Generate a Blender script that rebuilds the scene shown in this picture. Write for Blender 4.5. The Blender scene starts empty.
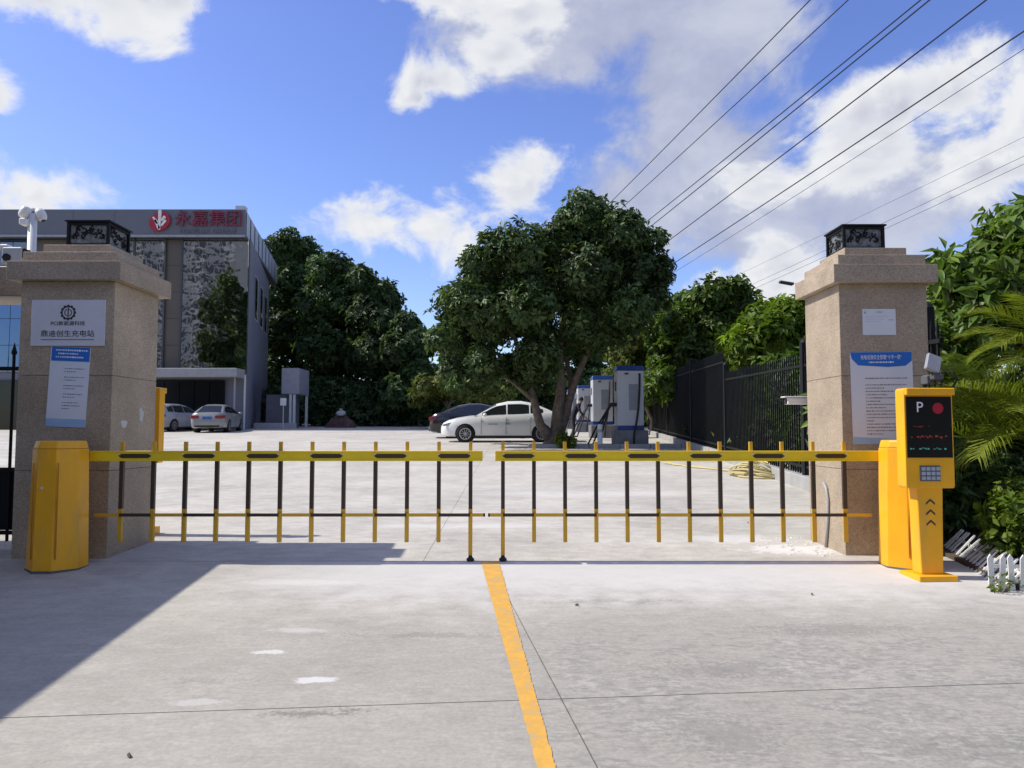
import bpy, bmesh, math, random
import numpy as np
from mathutils import Vector, Matrix, Quaternion

scene = bpy.context.scene
col = scene.collection
R = math.radians
random.seed(7)

# ------------------------------------------------------------------ camera, world, sun, exposure
F = 760.0
PITCH = R(3.5)
ZC = 1.10
SUN_EL, SUN_AZ = R(48.0), R(4.0)          # sun stands to the left, a few degrees beyond the gate line
cam_d = bpy.data.cameras.new('camera')
cam_d.sensor_width = 36.0
cam_d.lens = 36.0 * F / 1024.0
cam_d.clip_end = 3000.0
cam = bpy.data.objects.new('camera', cam_d)
col.objects.link(cam)
cam.location = (0, 0, ZC)
cam.rotation_euler = (R(90) + PITCH, 0, 0)
scene.camera = cam
vs = scene.view_settings
vs.view_transform = 'Standard'
vs.look = 'None'
vs.gamma = 1.0
vs.use_curve_mapping = False
vs.exposure = 0.0
sun_d = bpy.data.lights.new('sun', 'SUN')
sun_d.energy = 5.0
sun_d.angle = R(0.53)
sun_d.color = (1.0, 0.95, 0.86)
sun = bpy.data.objects.new('sun', sun_d)
col.objects.link(sun)
TO_SUN = Vector((-math.cos(SUN_EL) * math.cos(SUN_AZ), math.cos(SUN_EL) * math.sin(SUN_AZ), math.sin(SUN_EL)))
sun.rotation_euler = TO_SUN.to_track_quat('Z', 'Y').to_euler()
sun.location = TO_SUN * 60


def W(x, y, Y):
    """point of the place seen at pixel x, y, at distance Y in front of the camera"""
    u, v = (x - 512.0) / F, (384.0 - y) / F
    d = Vector((u, math.cos(PITCH) - v * math.sin(PITCH), math.sin(PITCH) + v * math.cos(PITCH)))
    t = Y / d.y
    return Vector((d.x * t, Y, ZC + d.z * t))


def build_world():
    w = bpy.data.worlds.new('World')
    scene.world = w
    w.use_nodes = True
    w.cycles.sampling_method = 'MANUAL'
    w.cycles.sample_map_resolution = 512
    nt = w.node_tree
    N, L = nt.nodes, nt.links
    N.clear()
    out = N.new('ShaderNodeOutputWorld')
    bg = N.new('ShaderNodeBackground')
    bg.inputs['Strength'].default_value = 0.15
    L.new(bg.outputs[0], out.inputs[0])
    sky = N.new('ShaderNodeTexSky')
    sky.sky_type = 'NISHITA'
    sky.sun_disc = False
    sky.sun_elevation = SUN_EL
    sky.sun_rotation = math.atan2(TO_SUN.x, TO_SUN.y)
    sky.altitude = 0.0
    sky.air_density = 1.0
    sky.dust_density = 0.6
    sky.ozone_density = 4.0
    tc = N.new('ShaderNodeTexCoord')

    def M(op, a, b=None, c=None, clamp=False):
        n = N.new('ShaderNodeMath')
        n.operation = op
        n.use_clamp = clamp
        for i, v in enumerate((a, b, c)):
            if v is None:
                continue
            if isinstance(v, (int, float)):
                n.inputs[i].default_value = v
            else:
                L.new(v, n.inputs[i])
        return n.outputs[0]

    def sstep(v, a, b):
        n = N.new('ShaderNodeMapRange')
        n.interpolation_type = 'SMOOTHSTEP'
        L.new(v, n.inputs['Value'])
        n.inputs['From Min'].default_value = a
        n.inputs['From Max'].default_value = b
        return n.outputs[0]

    def noise(scale, detail, rough, off=(0, 0, 0), dist=0.0):
        mp = N.new('ShaderNodeMapping')
        mp.inputs['Location'].default_value = off
        mp.inputs['Scale'].default_value = (1, 1, 1.35)
        L.new(tc.outputs['Generated'], mp.inputs['Vector'])
        n = N.new('ShaderNodeTexNoise')
        n.inputs['Scale'].default_value = scale
        n.inputs['Detail'].default_value = detail
        n.inputs['Roughness'].default_value = rough
        n.inputs['Distortion'].default_value = dist
        L.new(mp.outputs[0], n.inputs['Vector'])
        return n.outputs[0]

    def mix(f, a, b):
        n = N.new('ShaderNodeMix')
        n.data_type = 'RGBA'
        if isinstance(f, float):
            n.inputs[0].default_value = f
        else:
            L.new(f, n.inputs[0])
        for i, v in ((6, a), (7, b)):
            if isinstance(v, tuple):
                n.inputs[i].default_value = v
            else:
                L.new(v, n.inputs[i])
        return n.outputs[2]

    sep = N.new('ShaderNodeSeparateXYZ')
    L.new(tc.outputs['Generated'], sep.inputs[0])
    az = M('ARCTAN2', sep.outputs[0], sep.outputs[1])
    el = M('ARCSINE', sep.outputs[2])

    cmb = N.new('ShaderNodeCombineXYZ')
    L.new(az, cmb.inputs[0])
    L.new(el, cmb.inputs[1])
    azel = cmb.outputs[0]

    def blobs(lst):
        acc = None
        for (px, py, rx, ry) in lst:
            c = W(px, py, 10) - Vector((0, 0, ZC))
            e = W(px + rx, py, 10) - Vector((0, 0, ZC))
            t = W(px, py - ry, 10) - Vector((0, 0, ZC))
            for v in (c, e, t):
                v.normalize()
            a0, e0 = math.atan2(c.x, c.y), math.asin(c.z)
            ra = max(0.01, abs(math.atan2(e.x, e.y) - a0))
            re = max(0.01, abs(math.asin(t.z) - e0))
            q = N.new('ShaderNodeVectorMath')
            q.operation = 'MULTIPLY_ADD'
            L.new(azel, q.inputs[0])
            q.inputs[1].default_value = (1 / ra, 1 / re, 0)
            q.inputs[2].default_value = (-a0 / ra, -e0 / re, 0)
            ln = N.new('ShaderNodeVectorMath')
            ln.operation = 'LENGTH'
            L.new(q.outputs[0], ln.inputs[0])
            r = ln.outputs['Value']
            acc = r if acc is None else M('MINIMUM', acc, r)
        acc = M('SUBTRACT', 1.0, acc)
        return acc

    bright = blobs([(55, -16, 125, 46), (150, -8, 50, 20), (-6, 98, 34, 40), (22, 192, 92, 46), (-90, 170, 150, 90),
                    (432, 84, 56, 30), (418, 98, 36, 22), (500, 52, 44, 30), (430, -6, 90, 26), (520, 10, 60, 40),
                    (375, 222, 92, 32), (440, 226, 104, 46), (525, 182, 58, 60), (500, 222, 60, 36),
                    (860, 150, 110, 50), (950, 92, 100, 66), (890, 105, 80, 50), (775, 182, 60, 30), (985, 165, 80, 50), (765, 276, 88, 34)])
    grey = blobs([(590, 20, 200, 85), (690, 60, 120, 130), (700, 160, 110, 110), (650, 205, 110, 70), (870, 195, 200, 70), (760, 225, 130, 60)])
    n1 = noise(7.5, 7.0, 0.60, (3.1, 1.7, 0.4), 0.25)
    sh = TO_SUN * 0.022
    n2 = noise(7.5, 3.0, 0.60, (3.1 + sh.x, 1.7 + sh.y, 0.4 + sh.z), 0.25)
    n3 = noise(2.6, 3.0, 0.58, (7.3, 2.2, 5.0), 0.1)
    n4 = noise(20.0, 2.0, 0.6, (1.3, 4.2, 2.0), 0.0)
    # clouds of the rest of the sky, of the same kind as those in view
    aa = M('ABSOLUTE', az)
    outside = M('MAXIMUM', sstep(aa, 0.62, 0.85), sstep(el, 0.55, 0.75))
    general = M('MULTIPLY', M('SUBTRACT', n3, 0.49), 5.0)
    general = M('SUBTRACT', M('MULTIPLY', M('ADD', general, 1.0), outside), 1.0)
    above = sstep(el, -0.02, 0.06)
    jig = M('MULTIPLY', M('SUBTRACT', n1, 0.5), 3.9)
    mb = M('ADD', M('MAXIMUM', bright, general), jig)
    mg = M('ADD', grey, M('MULTIPLY', M('SUBTRACT', n1, 0.5), 2.1))
    ab = M('MULTIPLY', sstep(mb, 0.02, 0.72), above)
    ag = M('MULTIPLY', M('MULTIPLY', sstep(mg, -0.05, 0.5), 0.93), above)
    lit = M('ADD', M('MULTIPLY', M('SUBTRACT', n1, n2), 5.0), 0.62, clamp=True)
    thick = sstep(mb, 0.35, 1.25)
    shade = M('MULTIPLY', thick, M('SUBTRACT', 1.0, lit), clamp=True)
    shade = M('ADD', shade, M('MULTIPLY', sstep(n4, 0.5, 0.8), 0.08), clamp=True)
    bcol = mix(shade, (5.7, 5.8, 6.0, 1), (3.3, 3.5, 4.3, 1))
    gcol = mix(sstep(n1, 0.35, 0.7), (2.9, 3.15, 4.2, 1), (4.1, 4.3, 5.0, 1))
    hs = N.new('ShaderNodeHueSaturation')
    hs.inputs['Hue'].default_value = 0.521
    hs.inputs['Saturation'].default_value = 1.12
    hs.inputs['Value'].default_value = 1.35
    L.new(sky.outputs[0], hs.inputs['Color'])
    c = mix(ag, hs.outputs[0], gcol)
    c = mix(ab, c, bcol)
    L.new(c, bg.inputs['Color'])


build_world()

# ------------------------------------------------------------------ materials
MATS = {}


def mat(name, c, rough=0.6, metal=0.0, var=0.12, scale=4.0, bump=0.0, bscale=60.0, spec=0.5, coat=0.0, dirt=0.0, dirtcol=(0.12, 0.10, 0.08), streak=1.0):
    if name in MATS:
        return MATS[name]
    m = bpy.data.materials.new(name)
    m.use_nodes = True
    nt = m.node_tree
    N, L = nt.nodes, nt.links
    b = N['Principled BSDF']
    b.inputs['Roughness'].default_value = rough
    b.inputs['Metallic'].default_value = metal
    b.inputs['Specular IOR Level'].default_value = spec
    b.inputs['Coat Weight'].default_value = coat
    b.inputs['Coat Roughness'].default_value = 0.08
    geo = N.new('ShaderNodeNewGeometry')
    nz = N.new('ShaderNodeTexNoise')
    nz.inputs['Scale'].default_value = scale
    nz.inputs['Detail'].default_value = 6
    nz.inputs['Roughness'].default_value = 0.6
    L.new(geo.outputs['Position'], nz.inputs['Vector'])
    ramp = N.new('ShaderNodeValToRGB')
    ramp.color_ramp.elements[0].position = 0.3
    ramp.color_ramp.elements[1].position = 0.7
    ramp.color_ramp.elements[0].color = tuple(max(0, x * (1 - var)) for x in c) + (1,)
    ramp.color_ramp.elements[1].color = tuple(min(1, x * (1 + var)) for x in c) + (1,)
    L.new(nz.outputs[0], ramp.inputs[0])
    src = ramp.outputs[0]
    if dirt > 0:
        n2 = N.new('ShaderNodeTexNoise')
        n2.inputs['Scale'].default_value = scale * 2.3
        n2.inputs['Detail'].default_value = 9
        n2.inputs['Roughness'].default_value = 0.7
        mp2 = N.new('ShaderNodeMapping')
        mp2.inputs['Scale'].default_value = (1, 1, streak)
        L.new(geo.outputs['Position'], mp2.inputs[0])
        L.new(mp2.outputs[0], n2.inputs['Vector'])
        r2 = N.new('ShaderNodeMapRange')
        r2.inputs['From Min'].default_value = 0.52
        r2.inputs['From Max'].default_value = 0.78
        r2.inputs['To Max'].default_value = dirt
        L.new(n2.outputs[0], r2.inputs['Value'])
        mx = N.new('ShaderNodeMix')
        mx.data_type = 'RGBA'
        L.new(r2.outputs[0], mx.inputs[0])
        L.new(src, mx.inputs[6])
        mx.inputs[7].default_value = dirtcol + (1,)
        src = mx.outputs[2]
    L.new(src, b.inputs['Base Color'])
    if bump > 0:
        n3 = N.new('ShaderNodeTexNoise')
        n3.inputs['Scale'].default_value = bscale
        n3.inputs['Detail'].default_value = 4
        L.new(geo.outputs['Position'], n3.inputs['Vector'])
        bp = N.new('ShaderNodeBump')
        bp.inputs['Strength'].default_value = bump
        bp.inputs['Distance'].default_value = 0.01
        L.new(n3.outputs[0], bp.inputs['Height'])
        L.new(bp.outputs[0], b.inputs['Normal'])
    MATS[name] = m
    return m


def granite():
    m = bpy.data.materials.new('granite')
    m.use_nodes = True
    nt = m.node_tree
    N, L = nt.nodes, nt.links
    b = N['Principled BSDF']
    b.inputs['Roughness'].default_value = 0.55
    geo = N.new('ShaderNodeNewGeometry')
    obi = N.new('ShaderNodeObjectInfo')
    v = N.new('ShaderNodeTexVoronoi')
    v.inputs['Scale'].default_value = 150
    L.new(geo.outputs['Position'], v.inputs['Vector'])
    sep = N.new('ShaderNodeSeparateColor')
    L.new(v.outputs['Color'], sep.inputs[0])
    r = N.new('ShaderNodeValToRGB')
    e = r.color_ramp.elements
    e[0].position = 0.0
    e[0].color = (0.22, 0.18, 0.12, 1)
    e[1].position = 1.0
    e[1].color = (0.50, 0.41, 0.305, 1)
    k = e.new(0.18)
    k.color = (0.355, 0.278, 0.195, 1)
    k = e.new(0.6)
    k.color = (0.395, 0.312, 0.222, 1)
    L.new(sep.outputs[0], r.inputs[0])
    n = N.new('ShaderNodeTexNoise')
    n.inputs['Scale'].default_value = 2.2
    n.inputs['Detail'].default_value = 8
    n.inputs['Roughness'].default_value = 0.65
    L.new(geo.outputs['Position'], n.inputs['Vector'])
    mr = N.new('ShaderNodeMapRange')
    mr.inputs['From Min'].default_value = 0.3
    mr.inputs['From Max'].default_value = 0.7
    mr.inputs['To Min'].default_value = 0.74
    mr.inputs['To Max'].default_value = 1.12
    L.new(n.outputs[0], mr.inputs['Value'])
    rr = N.new('ShaderNodeMapRange')
    rr.inputs['To Min'].default_value = 0.92
    rr.inputs['To Max'].default_value = 1.08
    L.new(obi.outputs['Random'], rr.inputs['Value'])
    mm = N.new('ShaderNodeMath')
    mm.operation = 'MULTIPLY'
    L.new(mr.outputs[0], mm.inputs[0])
    L.new(rr.outputs[0], mm.inputs[1])
    mx = N.new('ShaderNodeMix')
    mx.data_type = 'RGBA'
    mx.blend_type = 'MULTIPLY'
    mx.inputs[0].default_value = 1.0
    L.new(r.outputs[0], mx.inputs[6])
    L.new(mm.outputs[0], mx.inputs[7])
    L.new(mx.outputs[2], b.inputs['Base Color'])
    bp = N.new('ShaderNodeBump')
    bp.inputs['Strength'].default_value = 0.25
    bp.inputs['Distance'].default_value = 0.004
    L.new(sep.outputs[1], bp.inputs['Height'])
    L.new(bp.outputs[0], b.inputs['Normal'])
    return m


GRANITE = granite()


def concrete(name, base, patches=(), rough_zone=True):
    m = bpy.data.materials.new(name)
    m.use_nodes = True
    nt = m.node_tree
    N, L = nt.nodes, nt.links
    b = N['Principled BSDF']
    b.inputs['Roughness'].default_value = 0.85
    b.inputs['Specular IOR Level'].default_value = 0.3
    geo = N.new('ShaderNodeNewGeometry')
    obi = N.new('ShaderNodeObjectInfo')

    def noise(s, d, rg, sc=(1, 1, 1), dist=0.0):
        mp = N.new('ShaderNodeMapping')
        mp.inputs['Scale'].default_value = sc
        L.new(geo.outputs['Position'], mp.inputs[0])
        n = N.new('ShaderNodeTexNoise')
        n.inputs['Scale'].default_value = s
        n.inputs['Detail'].default_value = d
        n.inputs['Roughness'].default_value = rg
        n.inputs['Distortion'].default_value = dist
        L.new(mp.outputs[0], n.inputs['Vector'])
        return n.outputs[0]

    def rng(v, a, b_, c, d):
        n = N.new('ShaderNodeMapRange')
        n.interpolation_type = 'SMOOTHSTEP'
        for i, k in enumerate((a, b_, c, d)):
            n.inputs[i + 1].default_value = k
        L.new(v, n.inputs[0])
        return n.outputs[0]

    def M(op, a, b_=None, clamp=False):
        n = N.new('ShaderNodeMath')
        n.operation = op
        n.use_clamp = clamp
        for i, v in enumerate((a, b_)):
            if v is None:
                continue
            if isinstance(v, (int, float)):
                n.inputs[i].default_value = v
            else:
                L.new(v, n.inputs[i])
        return n.outputs[0]

    def mix(f, a, b_):
        n = N.new('ShaderNodeMix')
        n.data_type = 'RGBA'
        L.new(f, n.inputs[0])
        for i, v in ((6, a), (7, b_)):
            if isinstance(v, tuple):
                n.inputs[i].default_value = v
            else:
                L.new(v, n.inputs[i])
        return n.outputs[2]

    big = noise(0.75, 6, 0.6)
    mid = noise(4.5, 8, 0.68, (1, 1.5, 1))
    fine = noise(45, 6, 0.7)
    streak = noise(4.0, 7, 0.72, (0.6, 2.2, 1), 0.6)
    groove = noise(14.0, 5, 0.7, (0.5, 6, 1))
    t = M('ADD', M('MULTIPLY', rng(big, 0.3, 0.7, -1, 1), 0.12), M('MULTIPLY', rng(mid, 0.3, 0.7, -1, 1), 0.12))
    t = M('ADD', t, M('MULTIPLY', rng(fine, 0.25, 0.75, -1, 1), 0.11))
    t = M('ADD', t, M('MULTIPLY', rng(streak, 0.3, 0.7, -1, 1), 0.05))
    t = M('ADD', t, M('MULTIPLY', M('SUBTRACT', obi.outputs['Random'], 0.5), 0.08))
    t = M('ADD', t, 1.0)
    cc = N.new('ShaderNodeMix')
    cc.data_type = 'RGBA'
    cc.blend_type = 'MULTIPLY'
    cc.inputs[0].default_value = 1
    cc.inputs[6].default_value = base + (1,)
    L.new(t, cc.inputs[7])
    c = cc.outputs[2]
    sep = N.new('ShaderNodeSeparateXYZ')
    L.new(geo.outputs['Position'], sep.inputs[0])
    if rough_zone:
        # worn, broom-finished patch where the wheels leave dark rubber and dirt
        zone = M('MULTIPLY', rng(sep.outputs[0], -0.4, 0.5, 0.42, 1), rng(sep.outputs[1], 4.3, 5.6, 1, 0))
        wear = rng(M('ADD', M('MULTIPLY', mid, 0.6), M('MULTIPLY', big, 0.4)), 0.40, 0.55, 0, 1)
        wear = M('MULTIPLY', wear, rng(noise(16, 8, 0.75, (1, 1.6, 1), 0.3), 0.36, 0.60, 0.25, 1))
        gr = rng(groove, 0.50, 0.64, 0, 1)
        dk = M('MULTIPLY', zone, M('ADD', M('MULTIPLY', wear, 0.60), M('MULTIPLY', gr, 0.20)), clamp=True)
        c = mix(dk, c, (0.16, 0.155, 0.15, 1))
        # pale dust swept along the threshold
        dust = M('MULTIPLY', rng(M('ADD', sep.outputs[1], M('MULTIPLY', mid, 1.2)), 5.4, 6.6, 0, 0.7), rng(sep.outputs[0], -2.6, -1.0, 0.15, 1))
        c = mix(dust, c, (0.60, 0.585, 0.56, 1))
    # tyre dirt and spots
    sp = rng(noise(2.4, 9, 0.72, (0.8, 1.6, 1), 0.4), 0.62, 0.74, 0, 0.35)
    c = mix(sp, c, (0.21, 0.205, 0.20, 1))
    for (px, py, rx, ry, s) in patches:
        dx = M('MULTIPLY', M('SUBTRACT', sep.outputs[0], px), 1 / rx)
        dy = M('MULTIPLY', M('SUBTRACT', sep.outputs[1], py), 1 / ry)
        r = M('SQRT', M('ADD', M('MULTIPLY', dx, dx), M('MULTIPLY', dy, dy)))
        r = M('ADD', r, M('MULTIPLY', M('SUBTRACT', mid, 0.5), 3.4))
        r = M('ADD', r, M('MULTIPLY', M('SUBTRACT', fine, 0.5), 1.2))
        c = mix(rng(r, 0.55, 0.95, s, 0), c, (0.72, 0.71, 0.69, 1))
    if rough_zone:
        # oil drips, tyre scuffs and the spalled spot on the cross joint
        for (px, py, rx, ry, s_) in ((-.92, 3.52, .22, .035, .6), (-.75, 3.56, .1, .03, .6), (-.5, 4.6, .5, .05, .25), (1.1, 4.05, .35, .12, .35), (1.9, 4.7, .5, .1, .3), (.75, 5.3, .45, .06, .3), (-1.5, 3.9, .3, .05, .2), (2.1, 3.2, .6, .15, .3), (.9, 3.3, .25, .2, .3)):
            dx = M('MULTIPLY', M('SUBTRACT', sep.outputs[0], px), 1 / rx)
            dy = M('MULTIPLY', M('SUBTRACT', sep.outputs[1], py), 1 / ry)
            r = M('SQRT', M('ADD', M('MULTIPLY', dx, dx), M('MULTIPLY', dy, dy)))
            r = M('ADD', r, M('MULTIPLY', M('SUBTRACT', mid, 0.5), 4.0))
            r = M('ADD', r, M('MULTIPLY', M('SUBTRACT', fine, 0.5), 3.0))
            c = mix(rng(r, 0.3, 1.2, s_, 0), c, (0.15, 0.145, 0.135, 1))
    L.new(c, b.inputs['Base Color'])
    bp = N.new('ShaderNodeBump')
    bp.inputs['Strength'].default_value = 0.35
    bp.inputs['Distance'].default_value = 0.006
    L.new(M('ADD', fine, M('MULTIPLY', groove, 0.8)), bp.inputs['Height'])
    L.new(bp.outputs[0], b.inputs['Normal'])
    return m


def leaf_mat(name, c, trans=0.3, rough=0.45, tcol=None):
    if name in MATS:
        return MATS[name]
    m = bpy.data.materials.new(name)
    m.use_nodes = True
    nt = m.node_tree
    N, L = nt.nodes, nt.links
    b = N['Principled BSDF']
    b.inputs['Roughness'].default_value = rough
    b.inputs['Specular IOR Level'].default_value = 0.22
    at = N.new('ShaderNodeAttribute')
    at.attribute_name = 'tone'
    obi = N.new('ShaderNodeObjectInfo')
    rr = N.new('ShaderNodeMapRange')
    rr.inputs['To Min'].default_value = 0.8
    rr.inputs['To Max'].default_value = 1.2
    L.new(obi.outputs['Random'], rr.inputs[0])
    mx = N.new('ShaderNodeMix')
    mx.data_type = 'RGBA'
    mx.blend_type = 'MULTIPLY'
    mx.inputs[0].default_value = 1
    mx.inputs[6].default_value = c + (1,)
    L.new(at.outputs['Color'], mx.inputs[7])
    mx2 = N.new('ShaderNodeMix')
    mx2.data_type = 'RGBA'
    mx2.blend_type = 'MULTIPLY'
    mx2.inputs[0].default_value = 1
    L.new(mx.outputs[2], mx2.inputs[6])
    L.new(rr.outputs[0], mx2.inputs[7])
    L.new(mx2.outputs[2], b.inputs['Base Color'])
    tr = N.new('ShaderNodeBsdfTranslucent')
    mx3 = N.new('ShaderNodeMix')
    mx3.data_type = 'RGBA'
    mx3.blend_type = 'MULTIPLY'
    mx3.inputs[0].default_value = 1
    L.new(mx2.outputs[2], mx3.inputs[6])
    mx3.inputs[7].default_value = (1.25, 1.35, 0.6, 1)
    L.new(mx3.outputs[2], tr.inputs['Color'])
    ms = N.new('ShaderNodeMixShader')
    ms.inputs[0].default_value = trans
    L.new(b.outputs[0], ms.inputs[1])
    L.new(tr.outputs[0], ms.inputs[2])
    L.new(ms.outputs[0], N['Material Output'].inputs[0])
    MATS[name] = m
    return m


def glass_dark(name, c=(0.02, 0.025, 0.03), rough=0.06, spec=0.8):
    return mat(name, c, rough, var=0.05, spec=spec)


def emit(name, c, s):
    if name in MATS:
        return MATS[name]
    m = bpy.data.materials.new(name)
    m.use_nodes = True
    b = m.node_tree.nodes['Principled BSDF']
    b.inputs['Base Color'].default_value = tuple(x * 0.3 for x in c) + (1,)
    b.inputs['Emission Color'].default_value = c + (1,)
    b.inputs['Emission Strength'].default_value = s
    MATS[name] = m
    return m


CAB = mat('orange_paint', (0.87, 0.42, 0.008), 0.38, var=0.09, scale=3, bump=0.05, bscale=150, dirt=0.6, dirtcol=(0.50, 0.30, 0.09), streak=0.22)
BOOM = mat('yellow_paint', (0.82, 0.60, 0.012), 0.42, var=0.06, scale=6, dirt=0.2, dirtcol=(0.45, 0.30, 0.05))
BOOM2 = mat('amber_paint', (0.62, 0.36, 0.02), 0.45, var=0.08, scale=6, dirt=0.3, dirtcol=(0.30, 0.18, 0.05))
BLACKTAPE = mat('black_tape', (0.045, 0.028, 0.016), 0.45, var=0.1)
RUBBER = mat('rubber', (0.02, 0.02, 0.02), 0.8)
IRON = mat('black_iron', (0.010, 0.011, 0.012), 0.62, var=0.2, scale=10, spec=0.25)
WHITE = mat('white_plastic', (0.74, 0.74, 0.72), 0.4, var=0.04, dirt=0.2, dirtcol=(0.45, 0.43, 0.38))
DARKG = mat('dark_grey_plastic', (0.09, 0.095, 0.10), 0.5)
GREYP = mat('grey_plastic', (0.33, 0.34, 0.36), 0.5)
PAPER = mat('paper', (0.66, 0.69, 0.74), 0.7, var=0.04, scale=3)
PLATE = mat('plate_white', (0.60, 0.61, 0.64), 0.5, var=0.05, scale=3, dirt=0.2, dirtcol=(0.42, 0.40, 0.36))
INK = mat('ink', (0.03, 0.03, 0.035), 0.6)
GREYINK = mat('grey_ink', (0.20, 0.20, 0.22), 0.7)
BLUE = mat('blue_print', (0.012, 0.14, 0.52), 0.6, var=0.05)
SKYBLUE = mat('pale_blue_print', (0.30, 0.46, 0.66), 0.6, var=0.08)
WINK = mat('white_ink', (0.75, 0.78, 0.82), 0.6)
BARK = mat('bark', (0.15, 0.115, 0.085), 0.9, var=0.45, scale=7, bump=0.8, bscale=22)
BARKL = mat('pale_bark', (0.28, 0.24, 0.19), 0.9, var=0.4, scale=7, bump=0.8, bscale=22)
SOIL = mat('soil', (0.075, 0.055, 0.038), 0.95, var=0.4, scale=6, bump=0.8, bscale=30)
STEEL = mat('painted_steel', (0.55, 0.56, 0.57), 0.45, var=0.08)


# ------------------------------------------------------------------ geometry helpers
def link(name, me, m, parent=None, smooth=False):
    o = bpy.data.objects.new(name, me)
    col.objects.link(o)
    if m is not None and not me.materials:
        for k in (m if isinstance(m, (list, tuple)) else [m]):
            me.materials.append(k)
    if parent is not None:
        o.parent = parent
    if smooth:
        me.polygons.foreach_set('use_smooth', [True] * len(me.polygons))
    return o


def tag(o, label=None, cat=None, group=None, kind=None):
    if label:
        o['label'] = label
    if cat:
        o['category'] = cat
    if group:
        o['group'] = group
    if kind:
        o['kind'] = kind
    return o


def thing(name, label, cat, loc=(0, 0, 0), rz=0.0, group=None):
    o = bpy.data.objects.new(name, None)
    o.empty_display_size = 0.1
    col.objects.link(o)
    o.location = loc
    o.rotation_euler = (0, 0, rz)
    return tag(o, label, cat, group)


def copy_tree(o, parent=None):
    c = o.copy()
    col.objects.link(c)
    c.parent = parent
    for ch in list(o.children):
        copy_tree(ch, c)
    return c


class MB:
    def __init__(s):
        s.v, s.f, s.m = [], [], []

    def add(s, vs_, fs, mi=0, M4=None):
        o = len(s.v)
        for p in vs_:
            p = Vector(p)
            s.v.append(M4 @ p if M4 is not None else p)
        for f in fs:
            s.f.append([i + o for i in f])
            s.m.append(mi)
        return s

    def box(s, x0, x1, y0, y1, z0, z1, mi=0, M4=None):
        vs_ = [(x, y, z) for z in (z0, z1) for y in (y0, y1) for x in (x0, x1)]
        return s.add(vs_, [(0, 2, 3, 1), (4, 5, 7, 6), (0, 1, 5, 4), (2, 6, 7, 3), (0, 4, 6, 2), (1, 3, 7, 5)], mi, M4)

    def bar(s, a, b, w, h, mi=0):
        a, b = Vector(a), Vector(b)
        d = b - a
        ln = d.length
        q = d.to_track_quat('X', 'Z')
        M4 = Matrix.Translation(a) @ q.to_matrix().to_4x4()
        return s.box(0, ln, -w / 2, w / 2, -h / 2, h / 2, mi, M4)

    def prism(s, poly, z0, z1, mi=0, M4=None, top=None):
        n = len(poly)
        tp = top or poly
        vs_ = [(p[0], p[1], z0) for p in poly] + [(p[0], p[1], z1) for p in tp]
        fs = [tuple(range(n - 1, -1, -1)), tuple(range(n, 2 * n))]
        fs += [(i, (i + 1) % n, n + (i + 1) % n, n + i) for i in range(n)]
        return s.add(vs_, fs, mi, M4)

    def tube(s, pts, rad, n=8, mi=0, cap=True):
        pts = [Vector(p) for p in pts]
        if isinstance(rad, (int, float)):
            rad = [rad] * len(pts)
        o = len(s.v)
        prev = None
        for i, p in enumerate(pts):
            t = (pts[min(i + 1, len(pts) - 1)] - pts[max(i - 1, 0)])
            if t.length < 1e-9:
                t = Vector((0, 0, 1))
            t.normalize()
            if prev is None:
                a = Vector((1, 0, 0)) if abs(t.x) < 0.9 else Vector((0, 1, 0))
                u = t.cross(a).normalized()
            else:
                u = (prev - t * prev.dot(t))
                u = u.normalized() if u.length > 1e-6 else t.orthogonal().normalized()
            prev = u
            w = t.cross(u)
            for k in range(n):
                an = 2 * math.pi * k / n
                s.v.append(p + (u * math.cos(an) + w * math.sin(an)) * rad[i])
        for i in range(len(pts) - 1):
            for k in range(n):
                a, b = o + i * n + k, o + i * n + (k + 1) % n
                s.f.append([a, b, b + n, a + n])
                s.m.append(mi)
        if cap:
            s.f.append([o + k for k in range(n - 1, -1, -1)])
            s.m.append(mi)
            e = o + (len(pts) - 1) * n
            s.f.append([e + k for k in range(n)])
            s.m.append(mi)
        return s

    def lathe(s, prof, n=24, mi=0, M4=None):
        vs_, fs = [], []
        for (r, z) in prof:
            for k in range(n):
                an = 2 * math.pi * k / n
                vs_.append((r * math.cos(an), r * math.sin(an), z))
        for i in range(len(prof) - 1):
            for k in range(n):
                a, b = i * n + k, i * n + (k + 1) % n
                fs.append((a, b, b + n, a + n))
        fs.append(tuple(range(n - 1, -1, -1)))
        e = (len(prof) - 1) * n
        fs.append(tuple(range(e, e + n)))
        return s.add(vs_, fs, mi, M4)

    def mesh(s, name, bevel=0.0, seg=1):
        me = bpy.data.meshes.new(name)
        me.from_pydata([tuple(p) for p in s.v], [], s.f)
        me.polygons.foreach_set('material_index', s.m)
        bm = bmesh.new()
        bm.from_mesh(me)
        if bevel > 0:
            ed = [e for e in bm.edges if len(e.link_faces) == 2 and e.calc_face_angle(0) > R(28)]
            bmesh.ops.bevel(bm, geom=ed, offset=bevel, segments=seg, affect='EDGES', profile=0.6, clamp_overlap=True)
        bmesh.ops.recalc_face_normals(bm, faces=bm.faces)
        bm.to_mesh(me)
        bm.free()
        return me

    def build(s, name, m, parent=None, bevel=0.0, seg=1, smooth=False):
        return link(name, s.mesh(name, bevel, seg), m, parent, smooth)


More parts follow.
